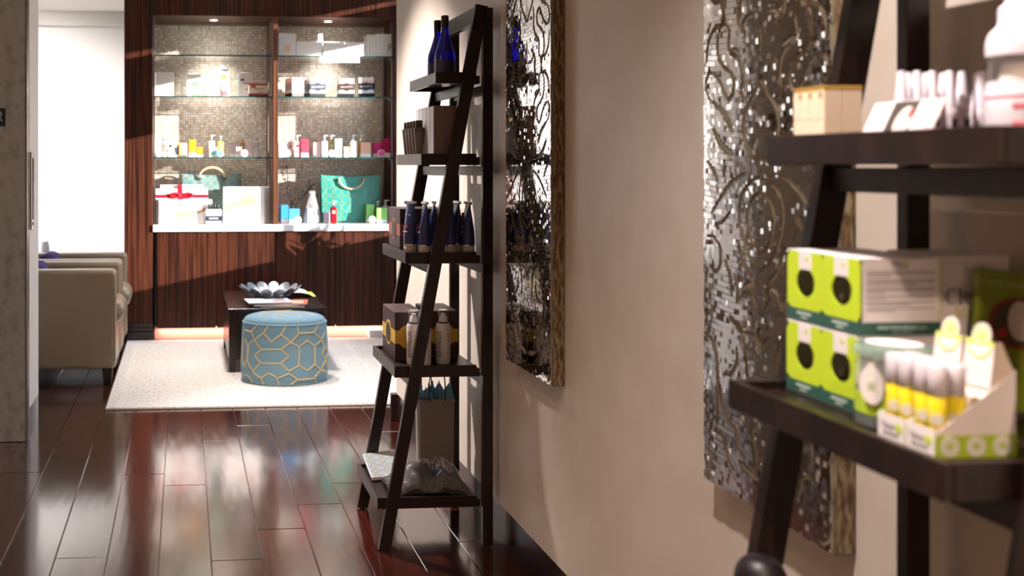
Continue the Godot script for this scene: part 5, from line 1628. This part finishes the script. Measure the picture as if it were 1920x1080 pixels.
func display_tray(label: String, z_mid: float) -> void:
	# stands with its low front towards -x; 0.092 long (x), 0.040 wide (z)
	var t := thing("display_tray", label, "display stand", v(0.846, 1.0166, z_mid), 0.0, "white cardboard display trays")
	var white := mat("#efe8e6", 0.55)
	var lime := mat("#b4d23a", 0.5)
	var side := [Vector2(-0.046, 0), Vector2(0.046, 0), Vector2(0.046, 0.092), Vector2(-0.040, 0.030), Vector2(-0.046, 0.030)]
	for z in [0.0196, -0.0208]:
		part("side_panel", prism(side, z, z + 0.0012), white, t)
	part("floor_panel", cbox(0.092, 0.012, 0.039, 0.0), white, t)
	part("front_panel", cbox(0.0012, 0.030, 0.0404, 0.0), white, t, Vector3(-0.0462, 0, 0))
	part("ramp_panel", prism([Vector2(0.008, 0.012), Vector2(0.046, 0.012), Vector2(0.046, 0.090), Vector2(0.008, 0.062)], -0.0195, 0.0195), mat("#e6d6c4", 0.6), t)
	part("lime_band", cbox(0.0928, 0.0245, 0.0006, 0.0), lime, t, Vector3(0, 0.0, 0.0211))
	for k in 3:
		var b := part("leaf_roundel", cyl(0.0108, 0.0005, 24), mat("#e9eadc", 0.6), t, Vector3(-0.030 + 0.030 * k, 0.0125, 0.0214), Vector3(90, 0, 0))
		for a in 5:
			part("leaf_mark", cbox(0.0012, 0.0075, 0.014, 0.0), lime, b, Vector3(0, 0.00055, 0), Vector3(90, 0, 0)).transform = Transform3D(Basis(Vector3.UP, deg_to_rad(-50 + 25 * a)) * Basis(Vector3(1, 0, 0), -PI / 2) * Basis.from_scale(Vector3(1, 1, 0.02)), Vector3(0, 0.0006, 0.003))
	lettering("Clear", 0.0085, mat("#8d8790", 0.6), t, Vector3(-0.0472, 0.018, -0.004), Vector3(0, -90, 0), true)
	part("logo_leaf", cyl(0.005, 0.0004, 16), mat("#c4da4a", 0.6), t, Vector3(-0.0471, 0.018, 0.012), Vector3(0, 0, 90))
	lettering("My Head", 0.0055, mat("#8d8790", 0.6), t, Vector3(-0.0472, 0.0095, 0.0), Vector3(0, -90, 0), true)
	# header card leaning over the bottles
	var pts := [Vector2(-0.0195, 0), Vector2(0.0195, 0), Vector2(0.0195, 0.050), Vector2(0.012, 0.050)]
	for k in 11:
		var a := PI * k / 10.0
		pts.append(Vector2(cos(a) * 0.0125, 0.054 + sin(a) * 0.0155))
	pts.append(Vector2(-0.012, 0.050))
	pts.append(Vector2(-0.0195, 0.050))
	var card := part("header_card", prism(pts, 0.0, 0.001), white, t, Vector3(0.018, 0.072, 0), Vector3(0, -90, 0))
	card.rotation_degrees = Vector3(-8, -90, 0)
	part("lime_corner", cbox(0.0390, 0.004, 0.0004, 0.0), mat("#e0ee6a", 0.6), card, Vector3(0, 0.046, 0.001))
	for rr in [[0.0105, "#dcea6a"], [0.0075, "#f4f6d0"], [0.0045, "#d2e45a"]]:
		part("printed_ring", cyl(rr[0], 0.0003, 24), mat(rr[1], 0.6), card, Vector3(0, 0.055, 0.0008 + 0.0003 * (0.011 - rr[0]) * 100), Vector3(90, 0, 0))
	part("printed_arc", tube(range(13).map(func(k): return Vector3(cos(PI + PI * k / 12) * 0.0155, 0.049 + sin(PI + PI * k / 12) * 0.017, 0.001)), 0.0014, 4, false, 1.0), mat("#dcea6a", 0.6), card)
	part("printed_line", cbox(0.030, 0.0012, 0.0003, 0.0), mat("#c9bfc4", 0.6), card, Vector3(0, 0.020, 0.001))
	part("printed_line", cbox(0.026, 0.0012, 0.0003, 0.0), mat("#c9bfc4", 0.6), card, Vector3(0, 0.014, 0.001))
	part("side_flap", prism([Vector2(0.0, 0.0), Vector2(0.026, 0.018), Vector2(0.012, 0.050), Vector2(0.004, 0.050)], 0.0185, 0.0195), mat("#e6d6c4", 0.6), t, Vector3(0.019, 0.072, 0))

func ladder_two_goods() -> void:
	var y2 := 1.3596
	var y3 := 1.0166
	# cream cartons with gold lids
	for j in 2:
		for k in 3:
			var t := thing("cream_carton", "slim cream carton with gold lid, %s of the %s row on the upper shelf" % [["nearest", "middle", "farthest"][k], ["front", "back"][j]], "box", v(0.8555 + 0.0272 * j, y2, 1.224 + 0.0213 * k), 0.0, "cream cartons with gold lids")
			part("body", cbox(0.0265, 0.070, 0.0208, 0.0006), mat("#efdcc0", 0.5), t)
			part("lid", cbox(0.0268, 0.006, 0.0211, 0.0006), mat("#c9a24a", 0.35, 0.4), t, Vector3(0, 0.070, 0))
			part("printed_mark", cbox(0.0004, 0.008, 0.006, 0.0), mat("#b08a3a", 0.5), t, Vector3(-0.0134, 0.060, 0.004))
			part("printed_line", cbox(0.0004, 0.0015, 0.015, 0.0), mat("#c8b49c", 0.6), t, Vector3(-0.0134, 0.032, 0))
			part("printed_line", cbox(0.0004, 0.028, 0.0015, 0.0), mat("#d8c8b4", 0.6), t, Vector3(-0.0134, 0.036, 0.002))
	# leaning leaflets
	for k in 3:
		var l := thing("leaflet", "%s leaflet of the leaning stack with a portrait print" % ["front", "middle", "rear"][k], "leaflet", v(0.8385 + 0.0022 * k, y2 + 0.0005, 1.093 - 0.004 * k), 0.0, "leaning leaflets")
		var p := part("card", cbox(0.0012, 0.052, 0.098, 0.0), mat("#eee6e4", 0.45), l, Vector3.ZERO, Vector3(0, 0, -26))
		if k == 0:
			part("picture", cbox(0.0004, 0.050, 0.040, 0.0), mat("#4a423e", 0.5), p, Vector3(-0.0008, 0.001, 0.006))
			part("portrait_print", cyl(0.5, 0.0004, 18), mat("#e4d8cc", 0.5), p, Vector3(-0.0008, 0.024, 0.012), Vector3(0, 0, 90)).scale = Vector3(0.040, 1, 0.026)
			part("red_print", cbox(0.0004, 0.012, 0.006, 0.0), mat("#a83a34", 0.5), p, Vector3(-0.0014, 0.028, 0.020))
			part("pink_print", cbox(0.0004, 0.010, 0.020, 0.0), mat("#ecc4c4", 0.5), p, Vector3(-0.0008, 0.032, -0.034))
	# cone-capped bottles
	var cone := lathe([Vector2(0, 0), Vector2(0.0078, 0), Vector2(0.0076, 0.003), Vector2(0.0042, 0.043), Vector2(0.0036, 0.045), Vector2(0, 0.0455)], 20)
	var spots := [[0.885, 1.130], [0.904, 1.128], [0.922, 1.126], [0.943, 1.124], [0.966, 1.132], [0.988, 1.128], [0.934, 1.150], [0.958, 1.152], [1.002, 1.150], [0.910, 1.150]]
	var nth := ["first", "second", "third", "fourth", "fifth", "sixth"]
	for k in spots.size():
		var t := thing("cone_bottle", ("%s small bottle with white cone cap from the left in front row" % nth[k]) if k < 6 else ("%s small bottle with white cone cap in the back row" % nth[k - 6]), "bottle", v(spots[k][0], y2, spots[k][1]), 0.0, "cone capped bottles on the upper shelf")
		part("bottle", cyl(0.0082, 0.042, 20, 0.001), mat("#cfc2c6", 0.3), t)
		part("label", lathe([Vector2(0.0084, 0.006), Vector2(0.0084, 0.034)], 20), mat("#d9ccd0", 0.5), t)
		part("cone_cap", cone, mat("#ece4ee", 0.4), t, Vector3(0, 0.042, 0))
		if k < 6:
			part("printed_mark", cbox(0.007, 0.010, 0.0006, 0.0), mat("#4a4048", 0.6), t, Vector3(0.0, 0.018, 0.0083))
			part("printed_line", cbox(0.010, 0.0014, 0.0006, 0.0), mat("#8d8288", 0.6), t, Vector3(0.0, 0.010, 0.0082))
	# tall foam bottle
	var f := thing("pump_foam_bottle", "large white lotion bottle with red line at the right edge", "bottle", v(0.912, y2, 0.985))
	part("body", lathe([Vector2(0, 0), Vector2(0.033, 0), Vector2(0.0345, 0.003), Vector2(0.0345, 0.050), Vector2(0.033, 0.056), Vector2(0.033, 0.062), Vector2(0, 0.063)], 32), mat("#e9e2ea", 0.35), f)
	part("red_line", lathe([Vector2(0.0348, 0.043), Vector2(0.0348, 0.0455)], 32), mat("#c8485c", 0.5), f)
	part("inner_pump", lathe([Vector2(0, 0), Vector2(0.022, 0), Vector2(0.018, 0.02), Vector2(0, 0.022)], 24), mat("#e6ded2", 0.4), f, Vector3(0, 0.063, 0))
	part("clear_sleeve", lathe([Vector2(0.032, 0.0), Vector2(0.032, 0.028)], 32), M.plastic, f, Vector3(0, 0.063, 0))
	part("dome_cap", lathe(smooth_path([Vector2(0.0335, 0.0), Vector2(0.0335, 0.014), Vector2(0.030, 0.026), Vector2(0.023, 0.034), Vector2(0.022, 0.052), Vector2(0.016, 0.060), Vector2(0.014, 0.085), Vector2(0, 0.086)], 3), 32), mat("#ece4ec", 0.35), f, Vector3(0, 0.090, 0))
	for k in 3:
		part("red_print", cbox(0.012, 0.005, 0.0006, 0.0), mat("#e0707c", 0.5), f, Vector3(-0.026, [0.032, 0.012, 0.006][k], 0.0232), Vector3(0, -48, 0))
	part("grey_print", cbox(0.022, 0.036, 0.0006, 0.0), mat("#b4aab0", 0.6), f, Vector3(0.006, 0.004, 0.0342), Vector3(0, 10, 0))
	# lime cartons, two by two
	lime_carton("lime carton with round window, lower and nearer of the four", v(0.896, y3, 1.1840), false)
	lime_carton("lime carton with round window, lower and farther of the four", v(0.898, y3, 1.2592), false)
	lime_carton("lime carton with printed text side, upper and nearer of the four", v(0.897, y3 + 0.0990, 1.1840), true)
	lime_carton("lime carton with round window, upper and farther of the four", v(0.899, y3 + 0.0990, 1.2592), false)
	var wb := thing("white_carton", "large white carton lettered in black and lime behind the green booklet", "box", v(1.0015, y3, 1.20))
	part("body", cbox(0.098, 0.199, 0.090, 0.0015), mat("#e6dedf", 0.5), wb)
	part("lid_edge", cbox(0.0984, 0.0006, 0.0904, 0.0), mat("#b8adae", 0.6), wb, Vector3(0, 0.190, 0))
	part("thumb_notch", tube(range(13).map(func(k): return Vector3(cos(PI + PI * k / 12) * 0.0125, 0.190 + sin(PI + PI * k / 12) * 0.013, 0.0452)), 0.0006, 4), mat("#b8adae", 0.6), wb)
	lettering("Clear", 0.026, mat("#2c2830", 0.5), wb, Vector3(-0.006, 0.146, 0.0453), Vector3.ZERO, true)
	lettering("My Head", 0.019, mat("#c2cc4a", 0.5), wb, Vector3(0.014, 0.127, 0.0453), Vector3.ZERO, true)
	# green booklet
	var gb := thing("green_booklet", "olive green booklet with egg and red ribbon picture", "booklet", v(1.027, y3 + 0.004, 1.125), 0.0)
	var bk := part("cover", cbox(0.112, 0.172, 0.008, 0.001), mat("#7c8a1c", 0.4), gb, Vector3(0, 0.004, 0), Vector3(-6, 0, -8))
	lettering("Natural Sleep & Headache", 0.0105, mat("#b9bf6a", 0.5), bk, Vector3(0.004, 0.156, 0.0044), Vector3.ZERO, true)
	part("nest_print", cyl(0.5, 0.0004, 28), mat("#4a3d24", 0.6), bk, Vector3(-0.002, 0.110, 0.004), Vector3(90, 0, 0)).scale = Vector3(0.068, 1, 0.062)
	part("egg_print", cyl(0.5, 0.0004, 28), mat("#cfc4bc", 0.5), bk, Vector3(0.002, 0.112, 0.0045), Vector3(90, 0, 0)).scale = Vector3(0.034, 1, 0.050)
	part("ribbon_print", tube(range(28).map(func(k): return Vector3(-0.002 + cos(TAU * k / 28) * 0.036, 0.108 + sin(TAU * k / 28) * 0.030, 0.0044)), 0.0018, 5, true), mat("#a01a22", 0.5), bk)
	for s in [-1.0, 1.0]:
		part("bow_print", prism([Vector2(0, 0), Vector2(0.016 * s, 0.008), Vector2(0.018 * s, -0.004)], 0.0, 0.0008), mat("#b82030", 0.5), bk, Vector3(-0.034, 0.093, 0.0046))
	# glass jar with tag
	var j := thing("glass_jar", "round glass jar with white oval tag beside the lime boxes", "jar", v(0.855, y3, 1.1035))
	part("contents", lathe([Vector2(0, 0.003), Vector2(0.036, 0.003), Vector2(0.0375, 0.01), Vector2(0.0375, 0.022), Vector2(0, 0.022)], 28), mat("#2e3020", 0.5), j)
	part("lime_label", lathe([Vector2(0.0412, 0.016), Vector2(0.0412, 0.042)], 36), mat("#b8d23a", 0.5), j)
	part("herbs", lathe([Vector2(0, 0.022), Vector2(0.0375, 0.022), Vector2(0.0375, 0.058), Vector2(0.02, 0.062), Vector2(0, 0.06)], 28), mat("#8a6d48", 0.9), j)
	part("glass_body", lathe([Vector2(0.0405, 0.001), Vector2(0.0405, 0.074), Vector2(0.034, 0.084)], 36), pane("#dfeee8", 0.15), j)
	part("lid", lathe([Vector2(0.0, 0.084), Vector2(0.042, 0.084), Vector2(0.044, 0.090), Vector2(0.040, 0.097), Vector2(0, 0.098)], 36), pane("#a8c8b8", 0.4), j)
	part("lid_sticker", cyl(0.030, 0.0008, 28), mat("#f0eaea", 0.5), j, Vector3(0, 0.0985, 0))
	var tag_poly := []
	for k in 24:
		var a := TAU * k / 24
		tag_poly.append(Vector2(cos(a) * 0.0125, sin(a) * 0.0225 + (0.006 if k == 6 else 0.0)))
	var tg := part("oval_tag", prism(tag_poly, 0.0, 0.0012), mat("#f0e8e6", 0.5), j, Vector3(-0.0405, 0.052, 0.016), Vector3(0, -52, 4))
	part("printed_mark", cbox(0.008, 0.010, 0.0004, 0.0), mat("#b8bfa0", 0.6), tg, Vector3(0, -0.006, 0.0012))
	part("string", tube([Vector3(-0.038, 0.074, 0.014), Vector3(-0.032, 0.082, 0.012), Vector3(-0.02, 0.084, 0.028)], 0.001, 4), mat("#e0d8cc", 0.7), j)
	# display trays with roll-on bottles
	display_tray("white display tray with header card, nearer one of the two", 0.9935)
	display_tray("white display tray with header card, farther one of the two", 1.0365)
	for u in 2:
		for a in 2:
			for b in 2:
				roll_on("%s %s roll-on bottle with yellow oil in the %s tray" % [["left", "right"][b], ["near", "far"][a], ["nearer", "farther"][u]], v(0.8120 + 0.0205 * b, y3 + 0.0124, 0.9838 + 0.043 * u + 0.0195 * a))
	# black domed jar on the shelf below
	var k := thing("domed_jar", "black round-topped container at the lower edge of view", "jar", v(0.778, 0.6216, 1.25))
	part("jar_body", lathe([Vector2(0, 0), Vector2(0.026, 0), Vector2(0.027, 0.10), Vector2(0.030, 0.105), Vector2(0.030, 0.135), Vector2(0, 0.135)], 28), mat("#161012", 0.4), k)
	part("dome_lid", lathe(smooth_path([Vector2(0.032, 0.135), Vector2(0.033, 0.148), Vector2(0.029, 0.165), Vector2(0.018, 0.177), Vector2(0, 0.181)], 4), 28), mat("#120c10", 0.45), k)

# ----------------------------------------------------------------
func _ready() -> void:
	view_and_light()
	materials()
	shell()
	lamps()
	lift()
	cabinet()
	panels()
	lounge()
	ladder("dark espresso ladder shelf farther down the corridor", 3.28)
	ladder("dark espresso ladder shelf close on the right", 0.90)
	counter_goods()
	products()
	ladder_one_goods()
	ladder_two_goods()
